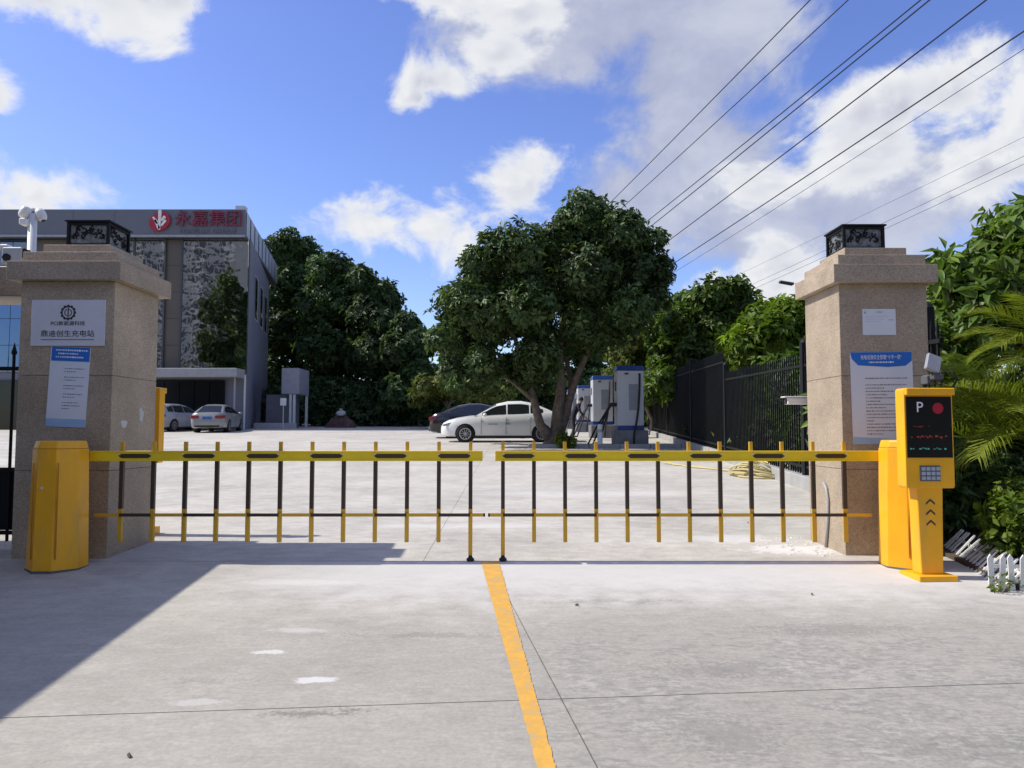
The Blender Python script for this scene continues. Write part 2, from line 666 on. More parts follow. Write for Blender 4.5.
def text(body, size, m, parent, loc, rot=(R(90), 0, 0), extrude=0.002, name='lettering', align='CENTER', fit=None):
    cu = bpy.data.curves.new(name, 'FONT')
    cu.body = body
    cu.size = size
    cu.extrude = extrude
    cu.align_x = align
    cu.align_y = 'CENTER'
    cu.resolution_u = 3
    t = bpy.data.objects.new(name, cu)
    col.objects.link(t)
    dg = bpy.context.evaluated_depsgraph_get()
    me = bpy.data.meshes.new_from_object(t.evaluated_get(dg))
    bpy.data.objects.remove(t)
    bpy.data.curves.remove(cu)
    if fit and len(me.vertices):
        xs = [v.co.x for v in me.vertices]
        k = fit / max(1e-6, max(xs) - min(xs))
        for v in me.vertices:
            v.co.x *= k
    me.materials.clear()
    o = link(name, me, m, parent)
    o.location = loc
    o.rotation_euler = rot
    return o


# ------------------------------------------------------------------ terrain
S1, S2, YG = 0.06, 0.03, 6.5


def gz(Y):
    if Y < -4:
        return S1 * (-4 - YG)
    if Y < YG:
        return S1 * (Y - YG)
    if Y < 66:
        return S2 * (Y - YG)
    return S2 * (66 - YG)


def G(x, y):
    """ground point under a pixel"""
    u, v = (x - 512.0) / F, (384.0 - y) / F
    d = Vector((u, math.cos(PITCH) - v * math.sin(PITCH), math.sin(PITCH) + v * math.cos(PITCH)))
    for s, lo, hi in ((S1, -4, YG), (S2, YG, 66)):
        den = d.z - s * d.y
        if abs(den) < 1e-9:
            continue
        t = (-s * YG - ZC) / den
        if t > 0 and lo - 1e-6 <= t * d.y <= hi:
            return Vector((d.x * t, d.y * t, ZC + d.z * t))
    return None


GROUND_M = mat('earth', (0.07, 0.062, 0.045), 0.95, var=0.35, scale=1.5, bump=0.5, bscale=15)
gmb = MB()
ys = [-80, -4, YG, 66, 160, 900]
for i in range(len(ys) - 1):
    a, b = ys[i], ys[i + 1]
    gmb.add([(-900, a, gz(a) - 0.03), (900, a, gz(a) - 0.03), (900, b, gz(b) - 0.03), (-900, b, gz(b) - 0.03)], [(0, 1, 2, 3)])
ground = gmb.build('ground', GROUND_M)
tag(ground, kind='structure')

wp1, wp2, wp3, wp4 = G(268, 652), G(316, 680), G(205, 702), G(300, 630)
FRONT = concrete('concrete_apron', (0.405, 0.380, 0.325), [(wp1.x, wp1.y, 0.12, 0.04, 0.6), (wp2.x, wp2.y, 0.13, 0.05, 0.65),
                                                      (wp3.x, wp3.y, 0.16, 0.05, 0.3), (wp4.x, wp4.y, 0.22, 0.06, 0.3),
                                                      (-1.6, 5.8, 0.5, 0.1, 0.3)])
LOT = concrete('concrete_yard', (0.455, 0.428, 0.375), [(2.55, 7.0, 0.5, 0.28, 0.6), (2.2, 7.6, 0.6, 0.3, 0.4), (-0.6, 8.4, 1.2, 0.2, 0.35), (1.0, 11.5, 2.0, 0.5, 0.3)], rough_zone=False)
PAVEGRP = bpy.data.objects.new('paving', None)
col.objects.link(PAVEGRP)
tag(PAVEGRP, kind='structure')


def slab(poly, m, gap=0.005):
    c = sum((Vector(p) for p in poly), Vector((0, 0))) / len(poly)
    n = len(poly)
    pts = []
    for p in poly:
        p = Vector(p)
        d = c - p
        pts.append(p + Vector((math.copysign(gap, d.x), math.copysign(gap, d.y))))
    vs_ = [(p.x, p.y, gz(p.y) - 0.06) for p in pts] + [(p.x, p.y, gz(p.y)) for p in pts]
    fs = [tuple(range(n, 2 * n))] + [(i, (i + 1) % n, n + (i + 1) % n, n + i) for i in range(n)]
    return MB().add(vs_, fs).build('concrete_slab', m, PAVEGRP)


# apron in front of the gate: one joint across, one along
jA, jB = G(0, 718), G(1024, 683)
k = (jB.y - jA.y) / (jB.x - jA.x)
jy = lambda x: jA.y + k * (x - jA.x)
lA, lB = G(520, 620), G(597, 766)
kl = (lB.x - lA.x) / (lB.y - lA.y)
jx = lambda y: lA.x + kl * (y - lA.y)
# crossing of the two joints
yc = jy(0.2)
for _ in range(8):
    yc = jy(jx(yc))
xc = jx(yc)
XL, XR, YB = -13.0, 9.0, -4.0
Lm, Rm = -4.6, 4.4
TG = YG - 0.012
slab([(Lm, jy(Lm)), (xc, yc), (jx(TG), TG), (Lm, TG)], FRONT, 0.0034)
slab([(xc, yc), (Rm, jy(Rm)), (Rm, TG), (jx(TG), TG)], FRONT, 0.0034)
slab([(Lm, YB), (jx(YB), YB), (xc, yc), (Lm, jy(Lm))], FRONT, 0.0034)
slab([(jx(YB), YB), (Rm, YB), (Rm, jy(Rm)), (xc, yc)], FRONT, 0.0034)
slab([(XL, YB), (Lm, YB), (Lm, jy(Lm)), (XL, jy(Lm))], FRONT)
slab([(XL, jy(Lm)), (Lm, jy(Lm)), (Lm, TG), (XL, TG)], FRONT)
slab([(Rm, YB), (XR, YB), (XR, jy(Rm)), (Rm, jy(Rm))], FRONT)
slab([(Rm, jy(Rm)), (XR, jy(Rm)), (XR, TG), (Rm, TG)], FRONT)
# yard beyond the gate
fx = lambda Y: 3.64 + 0.08 * Y          # the line of the iron fence
yl = [YG, 9.3, 12.6, 17, 22, 27, 32, 37, 42, 47, 52]
for i in range(len(yl) - 1):
    a, b = yl[i], yl[i + 1]
    xs = [-42, -33, -26, -20, -14.5, -9.8, -5.3, -0.75]
    for j in range(len(xs)):
        x0 = xs[j]
        if j + 1 < len(xs):
            slab([(x0, a), (xs[j + 1], a), (xs[j + 1], b), (x0, b)], LOT, .0022)
        else:
            slab([(x0, a), (fx(a), a), (fx(b), b), (x0, b)], LOT, .0022)

# yellow centre line
ym = bpy.data.materials.new('worn_yellow_line')
ym.use_nodes = True
N_, L_ = ym.node_tree.nodes, ym.node_tree.links
b_ = N_['Principled BSDF']
b_.inputs['Roughness'].default_value = 0.75
g_ = N_.new('ShaderNodeNewGeometry')
n_ = N_.new('ShaderNodeTexNoise')
n_.inputs['Scale'].default_value = 9
n_.inputs['Detail'].default_value = 9
n_.inputs['Roughness'].default_value = 0.75
L_.new(g_.outputs['Position'], n_.inputs['Vector'])
r_ = N_.new('ShaderNodeValToRGB')
e_ = r_.color_ramp.elements
e_[0].position, e_[0].color = 0.34, (0.72, 0.39, 0.06, 1)
e_[1].position, e_[1].color = 0.64, (0.42, 0.35, 0.22, 1)
k_ = e_.new(0.53)
k_.color = (0.60, 0.33, 0.06, 1)
L_.new(n_.outputs[0], r_.inputs[0])
L_.new(r_.outputs[0], b_.inputs['Base Color'])
lp = [G(481, 562), G(499, 562), G(555.5, 767), G(537, 767)]
dl, dr = (lp[3] - lp[0]), (lp[2] - lp[1])
vs_ = []
rr = random.Random(3)
NS = 260
for i in range(NS + 1):
    t = i / NS * 1.6
    a, b = lp[0] + dl * t, lp[1] + dr * t
    for p, s in ((a, -1), (b, 1)):
        vs_.append((p.x + s * rr.uniform(-0.0035, 0.003), p.y, gz(p.y) + 0.004))
MBl = MB().add(vs_, [(2 * i, 2 * i + 2, 2 * i + 3, 2 * i + 1) for i in range(NS)])
line = MBl.build('yellow_line', ym)
tag(line, kind='structure')

# ------------------------------------------------------------------ gate pillars
def pillar(name, label, x0, yf, w, z0, ov=.085):
    """x0: left edge of the shaft, yf: front face"""
    cx, cy = x0 + w / 2, yf + w / 2
    t = thing(name, label, 'pillar', (cx, cy, z0))
    h = w / 2
    core = MB().box(-h + 0.03, h - 0.03, -h + 0.03, h - 0.03, -0.1, 2.41).build('core', mat('mortar', (0.20, 0.17, 0.14), 0.9), t)
    tag(core)
    H0, HT = -0.08, 2.40
    n = 3
    ch = (HT - H0) / n
    g = 0.0016
    for i in range(n):
        za, zb = H0 + i * ch + g, H0 + (i + 1) * ch - g
        for s in range(4):
            M4 = Matrix.Rotation(s * math.pi / 2, 4, 'Z')
            mb = MB()
            # mitred slab: front outline wider than its back
            o, q, d = h, h - 0.028, h - 0.028
            mb.add([(-o, -h, za), (o, -h, za), (q, -d, za), (-q, -d, za), (-o, -h, zb), (o, -h, zb), (q, -d, zb), (-q, -d, zb)],
                   [(0, 3, 2, 1), (4, 5, 6, 7), (0, 1, 5, 4), (1, 2, 6, 5), (2, 3, 7, 6), (3, 0, 4, 7)], 0, M4)
            mb.build('cladding_slab', GRANITE, t, bevel=0.0025)
    # stepped cap: three tiers
    tiers = [(h + ov, 2.40, 2.565), (h + .0, 2.565, 2.665), (h - 0.11, 2.665, 2.755)]
    for (r, za, zb) in tiers:
        MB().box(-r, r, -r, r, za + 0.0005, zb, 0).build('cap_slab', GRANITE, t, bevel=0.006, seg=2)
    return t


PL = pillar('gate_pillar', 'tan granite gate pillar on the left, carrying a framed white company plate', -4.30, 6.60, 0.82, gz(6.7))
PR = pillar('gate_pillar', 'tan granite gate pillar on the right, behind the payment console, with a blue-headed poster', 2.925, 6.74, 0.785, gz(6.9), .07)
zl, zr = PL.location.z, PR.location.z


def lamp(label, loc):
    t = thing('pillar_lamp', label, 'lamp', loc)
    t.scale = (.92, .92, .92)
    MB().box(-.17, .17, -.17, .17, 0, .03).build('base', IRON, t, bevel=0.004)
    body = MB().box(-.185, .185, -.185, .185, .03, .25).build('pane_box', mat('smoked_pane', (0.16, 0.17, 0.17), 0.25, var=0.7, scale=26), t)
    for sx in (-1, 1):
        for sy in (-1, 1):
            MB().box(sx * .197 - .013, sx * .197 + .013, sy * .197 - .013, sy * .197 + .013, .0, .262).build('corner_post', IRON, t)
    for s in (-1, 1):
        for z in (.035, .245):
            MB().box(-.184, .184, s * .196 - .01, s * .196 + .01, z - .012, z + .012).build('frame_bar', IRON, t)
            MB().box(s * .196 - .01, s * .196 + .01, -.183, .183, z - .012, z + .012).build('frame_bar', IRON, t)
    # scrolled ironwork on each face
    rs = random.Random(5)
    for s in range(4):
        mb = MB()
        q = Matrix.Rotation(s * math.pi / 2, 3, 'Z')
        for i in range(17):
            cx, cz = rs.uniform(-.15, .15), rs.uniform(.08, .21)
            r0 = rs.uniform(.02, .045)
            a0 = rs.uniform(0, 6.28)
            sg = rs.choice((-1, 1))
            pts = []
            for k in range(10):
                a = a0 + sg * k * 0.55
                rr_ = r0 * (1 - k * 0.07)
                pts.append(q @ Vector((cx + rr_ * math.cos(a), -.192, max(.05, min(.235, cz + rr_ * math.sin(a))))))
            mb.tube(pts, 0.006, 4)
        tag(mb.build('scrollwork', IRON, t), kind='stuff')
    MB().add([(-.225, -.225, .262), (.225, -.225, .262), (.225, .225, .262), (-.225, .225, .262), (-.225, -.225, .277), (.225, -.225, .277), (.225, .225, .277), (-.225, .225, .277), (0, 0, .335)],
             [(3, 2, 1, 0), (0, 1, 5, 4), (1, 2, 6, 5), (2, 3, 7, 6), (3, 0, 4, 7), (4, 5, 8), (5, 6, 8), (6, 7, 8), (7, 4, 8)]).build('roof', IRON, t)
    return t


lamp('black scrolled iron lantern on top of the left gate pillar', (PL.location.x + 0.02, PL.location.y + .02, zl + 2.755))
lamp('black scrolled iron lantern on top of the right gate pillar', (PR.location.x - 0.05, PR.location.y + .02, zr + 2.745))


def rings(mb, cx, cz, r0, r1, y, n=28, a0=0.0, a1=2 * math.pi, M4=None):
    vs_, fs = [], []
    for k in range(n + 1):
        a = a0 + (a1 - a0) * k / n
        for r in (r0, r1):
            vs_.append((cx + r * math.cos(a), y, cz + r * math.sin(a)))
    for k in range(n):
        fs.append((2 * k, 2 * k + 1, 2 * k + 3, 2 * k + 2))
    mb.add(vs_, fs, 0, M4)


def sheet(name, x0, x1, z0, z1, y, th, m, parent):
    return MB().box(x0, x1, y - th, y, z0, z1).build(name, m, parent, bevel=0.0)


# company plate on the left pillar
yf = 6.60
a, b = W(33, 300, yf), W(105, 346, yf)
cx, cz = (a.x + b.x) / 2, (a.z + b.z) / 2
wd, ht = abs(b.x - a.x), abs(a.z - b.z)
t = thing('company_plate', 'white rectangular company plate with ring emblem and black lettering on the left pillar', 'sign', (cx, yf - 0.001, cz))
MB().box(-wd / 2, wd / 2, -0.014, 0, -ht / 2, ht / 2).build('board', PLATE, t, bevel=0.002)
mb = MB()
rings(mb, 0, ht * .22, .048, .062, -0.0165)
for k in range(12):
    an = k * math.pi / 6
    rings(mb, 0, ht * .22, .060, .069, -0.0165, 3, an - .14, an + .14)
rings(mb, 0, ht * .22, .026, .034, -0.0165, 12, 1.9, 4.4)
rings(mb, 0, ht * .22, .026, .034, -0.0165, 12, -1.25, 1.25)
mb.add([(-.005, -.0165, ht * .22 - .045), (.005, -.0165, ht * .22 - .045), (.005, -.0165, ht * .22 + .045), (-.005, -.0165, ht * .22 + .045)], [(0, 1, 2, 3)])
mb.build('emblem', INK, t)
text('PCI新能源科技', .042, INK, t, (0, -0.0155, -ht * .02), extrude=.0008, fit=wd * .46)
text('鼎迪创生充电站', .062, INK, t, (0, -0.0155, -ht * .245), extrude=.0008, fit=wd * .72)
MB().box(-wd * .36, wd * .36, -0.016, -0.014, -ht * .375, -ht * .355).build('rule', GREYINK, t)


def greek(mb, x, z, length, h, y, rs):
    """a line of print too small to read: short strokes of ink"""
    p = x
    while p < x + length:
        w = rs.uniform(.006, .02)
        zz = h * rs.uniform(.55, 1.0)
        mb.add([(p, y, z - zz / 2), (min(p + w, x + length), y, z - zz / 2), (min(p + w, x + length), y, z + zz / 2), (p, y, z + zz / 2)], [(0, 1, 2, 3)])
        p += w + rs.uniform(.003, .007)


def curled_sheet(name, wd, ht, m, parent, y=0.0, bow=0.004, nx=8, nz=10, z0=None, z1=None):
    z0 = -ht / 2 if z0 is None else z0
    z1 = ht / 2 if z1 is None else z1
    vs_, fs = [], []
    for i in range(nz + 1):
        for j in range(nx + 1):
            u, v = j / nx, i / nz
            vs_.append((-wd / 2 + wd * u, y - bow * abs(math.sin(3.1 * u + 2 * v)) - 0.0005, z0 + (z1 - z0) * v))
    for i in range(nz):
        for j in range(nx):
            q = i * (nx + 1) + j
            fs.append((q, q + 1, q + nx + 2, q + nx + 1))
    n = len(vs_)
    return MB().add(vs_, fs).build(name, m, parent, smooth=True)


# left poster: slightly askew
a, b = W(50, 347, yf), W(87, 427, yf)
wd, ht = abs(b.x - a.x), abs(a.z - b.z)
t = thing('wall_poster', 'narrow notice with small blue heading, pasted askew under the company plate', 'poster', ((a.x + b.x) / 2, yf - .002, (a.z + b.z) / 2))
t.rotation_euler = (0, R(2.2), 0)
MB().box(-wd / 2, wd / 2, -.003, 0, -ht / 2, ht / 2).build('paper', PAPER, t)
MB().box(-wd / 2 + .01, wd / 2 - .005, -.0055, -.0035, ht / 2 - .125, ht / 2 - .002).build('heading_band', BLUE, t)
MB().box(-wd / 2 + .002, wd / 2 - .002, -.0055, -.0035, -ht / 2 + .002, -ht / 2 + .07).build('foot_band', SKYBLUE, t)
rs = random.Random(11)
mb = MB()
for i, (dz, ln) in enumerate([(.03, .8), (.06, .5), (.09, .7)]):
    greek(mb, -wd * .36 + (0.02 if i == 1 else 0), ht / 2 - dz, wd * ln, .016, -.0065, rs)
tag(mb.build('heading_print', WINK, t), kind='stuff')
mb = MB()
z = ht / 2 - .19
for g_i in range(5):
    for ln in (.5, .3) if g_i != 4 else (.4, .45, .2):
        greek(mb, -wd * .12, z, wd * ln, .009, -.0045, rs)
        z -= .026
    z -= .022
tag(mb.build('body_print', GREYINK, t), kind='stuff')

# patches of plaster on the side of the left pillar
sx = -4.30 + .82
for i, (px, py, w_, h_) in enumerate([(126, 424, .11, .085), (143, 415, .085, .15)]):
    # side face: x = sx; find depth where the ray meets it
    for Y in np.arange(6.65, 7.4, .005):
        p = W(px, py, Y)
        if p.x >= sx - .0 and abs(p.x - sx) < .02:
            break
    pts = [(math.cos(a_) * w_ / 2 * (1 + .25 * math.sin(3 * a_ + i)), math.sin(a_) * h_ / 2 * (1 + .2 * math.cos(2 * a_ + i))) for a_ in np.linspace(0, 6.28, 13)[:-1]]
    mb = MB()
    n = len(pts)
    mb.add([(sx + .0005 - PL.location.x, Y - PL.location.y + q[0], p.z - zl + q[1]) for q in pts] + [(sx + .004 - PL.location.x, Y - PL.location.y + q[0] * .9, p.z - zl + q[1] * .9) for q in pts],
           [tuple(range(n, 2 * n))] + [(j, (j + 1) % n, n + (j + 1) % n, n + j) for j in range(n)])
    mb.build('plaster_patch', mat('plaster', (0.55, 0.54, 0.52), .9), PL)

# notices on the right pillar
yf = 6.74
a, b = W(862, 309, yf), W(896, 335, yf)
wd, ht = abs(b.x - a.x), abs(a.z - b.z)
t = thing('paper_notice', 'small plain white sheet of paper high on the right pillar', 'notice', ((a.x + b.x) / 2, yf - .002, (a.z + b.z) / 2))
MB().box(-wd / 2, wd / 2, -.002, 0, -ht / 2, ht / 2).build('paper', PAPER, t)
mb = MB()
rs = random.Random(4)
greek(mb, -wd * .1, ht * .38, wd * .22, .016, -.003, rs)
greek(mb, -wd * .45, ht * .36, wd * .06, .02, -.003, rs)
for i in range(3):
    greek(mb, -wd * .42, ht * (.2 - .09 * i), wd * (.7 - .12 * i), .004, -.003, rs)
greek(mb, wd * .27, ht * .08, wd * .14, .014, -.003, rs)
tag(mb.build('print', mat('faint_ink', (0.36, 0.37, 0.43), .7), t), kind='stuff')

a, b = W(850, 352, yf), W(915, 444, yf)
wd, ht = abs(b.x - a.x), abs(a.z - b.z)
t = thing('wall_poster', 'large safety poster with a blue heading band on the right pillar', 'poster', ((a.x + b.x) / 2, yf - .002, (a.z + b.z) / 2))
t.rotation_euler = (0, R(-.6), 0)
MB().box(-wd / 2, wd / 2, -.003, 0, -ht / 2, ht / 2).build('paper', PAPER, t)
hb = MB()
hb.add([(-wd / 2 + .002, -.0045, ht / 2 - .002), (wd / 2 - .002, -.0045, ht / 2 - .002), (wd / 2 - .004, -.0045, ht / 2 - .08), (wd / 2 - .06, -.0045, ht / 2 - .125),
        (wd * .1, -.0045, ht / 2 - .135), (-wd / 2 + .07, -.0045, ht / 2 - .118), (-wd / 2 + .015, -.0045, ht / 2 - .06)], [(0, 1, 2, 3, 4, 5, 6)])
hb.build('heading_band', BLUE, t)
hb = MB()
hb.add([(-wd / 2 + .003, -.0045, -ht / 2 + .002), (wd / 2 - .003, -.0045, -ht / 2 + .002), (wd / 2 - .003, -.0045, -ht / 2 + .02), (0, -.0045, -ht / 2 + .05), (-wd / 2 + .003, -.0045, -ht / 2 + .065)], [(0, 1, 2, 3, 4)])
hb.build('foot_band', SKYBLUE, t)
text('充电设施安全管理“十不一禁”', .045, WINK, t, (0, -.006, ht / 2 - .05), extrude=.0006, fit=wd * .66)
mb = MB()
greek(mb, -wd * .2, ht / 2 - .092, wd * .4, .014, -.0062, rs)
tag(mb.build('heading_print', WINK, t), kind='stuff')
mb = MB()
z = ht / 2 - .235
for ln in (.68, .0, .66, .3, .6, .34, .62, .24, .64, .32, .66, .5, .6, .12, .62, .55, .64, .26):
    if ln:
        greek(mb, -wd * .27, z, wd * ln, .011, -.0045, rs)
    z -= .029
tag(mb.build('body_print', GREYINK, t), kind='stuff')

# grey conduit up the sunny side of the right pillar
xs_ = 2.925 - .014
c0 = Vector((xs_ - PR.location.x, 7.05 - PR.location.y, 0))
MB().tube([c0 + Vector((0, 0.08, .0)), c0 + Vector((0, 0.02, .25)), c0 + Vector((0, 0, .45)), c0 + Vector((0, .04, .56)), c0 + Vector((0, .10, .60))], .013, 8).build('conduit', GREYP, PR, smooth=True)

# camera housing behind the right pillar
q = W(797, 400, 7.66)
t = thing('surveillance_camera', 'white box camera with sun hood sticking out behind the right pillar', 'camera', q)
MB().box(-.11, .12, -.05, .05, -.045, .02).build('housing', WHITE, t, bevel=.006)
MB().box(-.145, .12, -.06, .06, .024, .036).build('sun_hood', WHITE, t, bevel=.003)
MB().box(.12, .2, -.03, .03, -.03, .01).build('bracket', GREYP, t)
MB().lathe([(.03, 0), (.03, .012)], 16, 0, Matrix.Translation((-.110, 0, -.012)) @ Matrix.Rotation(R(-90), 4, 'Y')).build('lens', RUBBER, t)

# ------------------------------------------------------------------ barriers
def chamfered(w, d, c):
    return [(-w / 2 + c, -d / 2), (w / 2 - c, -d / 2), (w / 2, -d / 2 + c), (w / 2, d / 2 - c), (w / 2 - c, d / 2), (-w / 2 + c, d / 2), (-w / 2, d / 2 - c), (-w / 2, -d / 2 + c)]


YB_ = 6.46


def barrier(label, cx, cy, side, xe, first, step, n):
    """side=+1: the boom leaves the cabinet to the right"""
    t = thing('barrier_gate', label, 'barrier', (cx, cy, gz(cy) - 0.005))
    bz = t.location.z
    w, d = .375, .38
    base = [(p[0] * 1.13, p[1] * 1.1) for p in chamfered(w, d, .12)]
    MB().prism(base, 0, .97, 0, top=chamfered(w, d, .115)).build('cabinet', CAB, t, bevel=.006, seg=2)
    MB().prism(chamfered(w * .985, d * .985, .11), .971, 1.035, top=chamfered(w * .9, d * .9, .10)).build('cabinet_lid', CAB, t, bevel=.012, seg=2)
    MB().prism([(p[0] * 1.03, p[1] * 1.03) for p in base], -.03, .012).build('plinth', mat('dark_grout', (.12, .12, .12), .9), t)
    MB().lathe([(.012, 0), (.012, .008), (.006, .010)], 12, 0, Matrix.Translation((-.03, -d / 2 * 1.03, .66)) @ Matrix.Rotation(R(90), 4, 'X')).build('lock', STEEL, t)
    fr = MB()
    for (x0, x1, z0, z1) in ((-.095, .095, .06, .064), (-.095, .095, .90, .904)):
        pass
    # the shallow seam of the service door
    for sx in (-1, 1):
        MB().box(sx * .098 - .001, sx * .098 + .001, -d / 2 * 1.06 - .0005, -d / 2 * 1.0 + .002, .10, .86).build('door_seam', mat('seam', (.46, .21, .01), .7), t)
    yo = YB_ - cy
    s = side
    x_start = s * w / 2 - s * .05
    x_end = xe - cx
    zb = 0.885 - bz
    zr_ = 0.388 - bz
    boom = MB().box(min(x_start, x_end), max(x_start, x_end), yo - .022, yo + .022, zb - .043, zb + .043).build('boom', BOOM, t, bevel=.006)
    # lips of the extruded boom
    for zz in (-.036, .036):
        MB().box(min(x_start, x_end) + .004, max(x_start, x_end) - .004, yo - .0265, yo - .0215, zb + zz - .005, zb + zz + .005).build('boom_lip', BOOM, t)
    xsb = [first + s * -1 * i * step - cx for i in range(n)]       # from the free end to the cabinet
    for i, x in enumerate(xsb):
        top = 1.005 - bz
        bot = (0.158 if i else 0.05) - bz
        bl = thing_part = MB().box(x - .014, x + .014, yo + .024, yo + .05, zr_ + .0, top).build('baluster', BOOM2, t)
        # black rubber sleeve between boom and lower rail
        MB().box(x - .016, x + .016, yo + .0215, yo + .052, zr_ + .05, zb - .044).build('sleeve', BLACKTAPE, bl)
        MB().box(x - .0165, x + .0165, yo + .020, yo + .054, bot, zr_ + .05).build('lower_post', BOOM2, bl, bevel=.002)
        if i == 0:
            MB().lathe([(.03, 0), (.034, .02), (.018, .035), (.012, .06)], 14, 0, Matrix.Translation((x, yo + .037, 0.0 - bz - .002))).build('rubber_foot', RUBBER, bl)
        MB().lathe([(.008, 0), (.008, .006)], 8, 0, Matrix.Translation((x, yo - .0225, zb + .02)) @ Matrix.Rotation(R(90), 4, 'X')).build('bolt', STEEL, bl)
    for i in range(0, n - 1):
        xa, xb = sorted((xsb[i], xsb[i + 1]))
        if i % 2 == 0:
            e = .022
            MB().add([(xa - .005, yo - .0245, zb), (xa + e, yo - .0245, zb - .018), (xb - e, yo - .0245, zb - .018), (xb + .005, yo - .0245, zb), (xb - e, yo - .0245, zb + .018), (xa + e, yo - .0245, zb + .018)],
                     [(0, 1, 2, 3, 4, 5)]).build('stripe', BLACKTAPE, t)
    # lower rail in alternating lengths
    for i in range(0, n - 1):
        xa, xb = sorted((xsb[i], xsb[i + 1]))
        MB().box(xa + .001, xb - .001, yo + .004, yo + .0195, zr_ - .013, zr_ + .013).build('lower_rail', BLACKTAPE if i % 2 == 0 else BOOM2, t)
    fe, be = xsb[0], xsb[-1]
    MB().box(*sorted((fe, fe + s * .11)), yo + .004, yo + .0195, zr_ - .013, zr_ + .013).build('lower_rail', BOOM2, t)
    MB().box(*sorted((be, be - s * .21)), yo + .004, yo + .0195, zr_ - .013, zr_ + .013).build('lower_rail', BOOM2, t)
    MB().box(*sorted((fe + s * .1105, fe + s * .125)), yo + .003, yo + .0205, zr_ - .014, zr_ + .014).build('end_cap', RUBBER, t)
    return t


barrier('left barrier gate, shaded orange cabinet with closed yellow fence boom', -3.705, 6.27, 1, -.248, -.352, .2695, 12)
barrier('right barrier gate, sunlit orange cabinet with closed yellow fence boom', 3.27, 6.34, -1, -.145, -.077, .2637, 12)

# ------------------------------------------------------------------ payment consoles
SCREEN = glass_dark('screen_black', (0.008, 0.008, 0.009), 0.28, .25)
LED_R = emit('led_red', (1.0, 0.10, 0.08), 0.05)
LED_C = emit('led_cyan', (0.15, 0.9, 0.65), 0.10)
LED_P = emit('led_pink', (0.85, 0.01, 0.05), 0.06)


def console(label, loc, rz, detail=True):
    t = thing('payment_console', label, 'parking console', loc, rz)
    MB().box(-.15, .15, -.14, .14, -.07, .025).build('base_plate', CAB, t, bevel=.004)
    MB().add([(-.088, -.06, .025), (.088, -.06, .025), (.088, .06, .025), (-.088, .06, .025), (-.105, -.06, .72), (.105, -.06, .72), (.105, .06, .72), (-.105, .06, .72)],
             [(3, 2, 1, 0), (4, 5, 6, 7), (0, 1, 5, 4), (1, 2, 6, 5), (2, 3, 7, 6), (3, 0, 4, 7)]).build('post', CAB, t, bevel=.006)
    MB().prism([(-.185, .68), (.185, .68), (.193, .70), (.193, 1.435), (.18, 1.452), (-.18, 1.452), (-.193, 1.435), (-.193, .70)], -.045, .075, 0,
               Matrix.Rotation(R(90), 4, 'X')).build('head', CAB, t, bevel=.006, seg=2)
    MB().box(-.193, .193, -.115, -.074, 1.395, 1.4515).build('hood', CAB, t, bevel=.006)
    # black screen
    MB().box(-.180, .180, -.0835, -.0755, .915, 1.385).build('screen', SCREEN, t, bevel=.002)
    if detail:
        text('P', .115, WINK, t, (-.075, -.0845, 1.30), extrude=.0006, name='lettering')
        MB().lathe([(.043, 0), (.043, .002)], 20, 0, Matrix.Translation((.07, -.084, 1.295)) @ Matrix.Rotation(R(90), 4, 'X')).build('red_light', LED_P, t)
        rs = random.Random(9)
        for (z, x0, x1, m, h) in ((1.155, -.13, .0, LED_R, .010), (1.075, -.15, .13, LED_R, .018), (.985, -.16, .15, LED_C, .014)):
            mb = MB()
            x = x0
            while x < x1:
                w = rs.uniform(.004, .022)
                if rs.random() < .62:
                    hh = h * rs.uniform(.3, 1)
                    zz = z + rs.uniform(-.3, .3) * h
                    mb.add([(x, -.0845, zz - hh / 2), (x + w, -.0845, zz - hh / 2), (x + w, -.0845, zz + hh / 2), (x, -.0845, zz + hh / 2)], [(0, 1, 2, 3)])
                x += w + .006
            tag(mb.build('led_line', m, t), kind='stuff')
        kp = MB().box(-.085, .078, -.0815, -.0755, .735, .855).build('keypad', mat('keypad_grey', (.10, .11, .13), .5), t, bevel=.002)
        for i in range(4):
            for j in range(3):
                MB().box(-.074 + .0385 * i, -.044 + .0385 * i, -.0865, -.0815, .745 + .036 * j, .771 + .036 * j).build('key', mat('key_grey', (.36, .40, .46), .4), kp)
        for z in (.565, .485, .405):
            c = MB()
            for s in (-1, 1):
                c.add([(0, -.0612, z + .018), (0, -.0612, z + .036), (s * .036, -.0612, z + .004), (s * .036, -.0612, z - .014)], [(0, 1, 2, 3)])
            c.build('arrow', INK, t)
    return t


pc = G(925, 578)
console('orange parking payment console with black screen, keypad and three arrows', (pc.x + .035, pc.y + .02, gz(pc.y) + .01), R(3))
console('orange console mostly hidden behind the left gate pillar', (-3.79, 7.80, gz(7.80) + .05), R(180))

# plate reading camera with a light on a pole behind the console
q = W(929, 364, 6.35)
t = thing('plate_camera', 'grey number-plate camera with tilted light hood above the orange console', 'camera', (q.x, q.y, gz(q.y)))
top = q.z - t.location.z
MB().tube([(0, 0.05, 0), (0, 0.05, top - .16)], .03, 12).build('pole', IRON, t)
MB().box(-.05, .05, -.05, .05, -.012, .06, 0, Matrix.Translation((0, 0, top - .16))).build('joint_box', DARKG, t, bevel=.006)
MB().box(-.06, .06, -.018, .018, -.075, .075, 0, Matrix.Translation((.0, -.06, top)) @ Matrix.Rotation(R(22), 4, 'Y') @ Matrix.Rotation(R(-18), 4, 'X')).build('light_hood', mat('lamp_grey', (.30, .31, .35), .45), t, bevel=.006)
MB().box(-.045, .045, -.10, .08, -.05, .0, 0, Matrix.Translation((0.02, 0, top - .09))).build('housing', DARKG, t, bevel=.01)
mb = MB()
rs = random.Random(2)
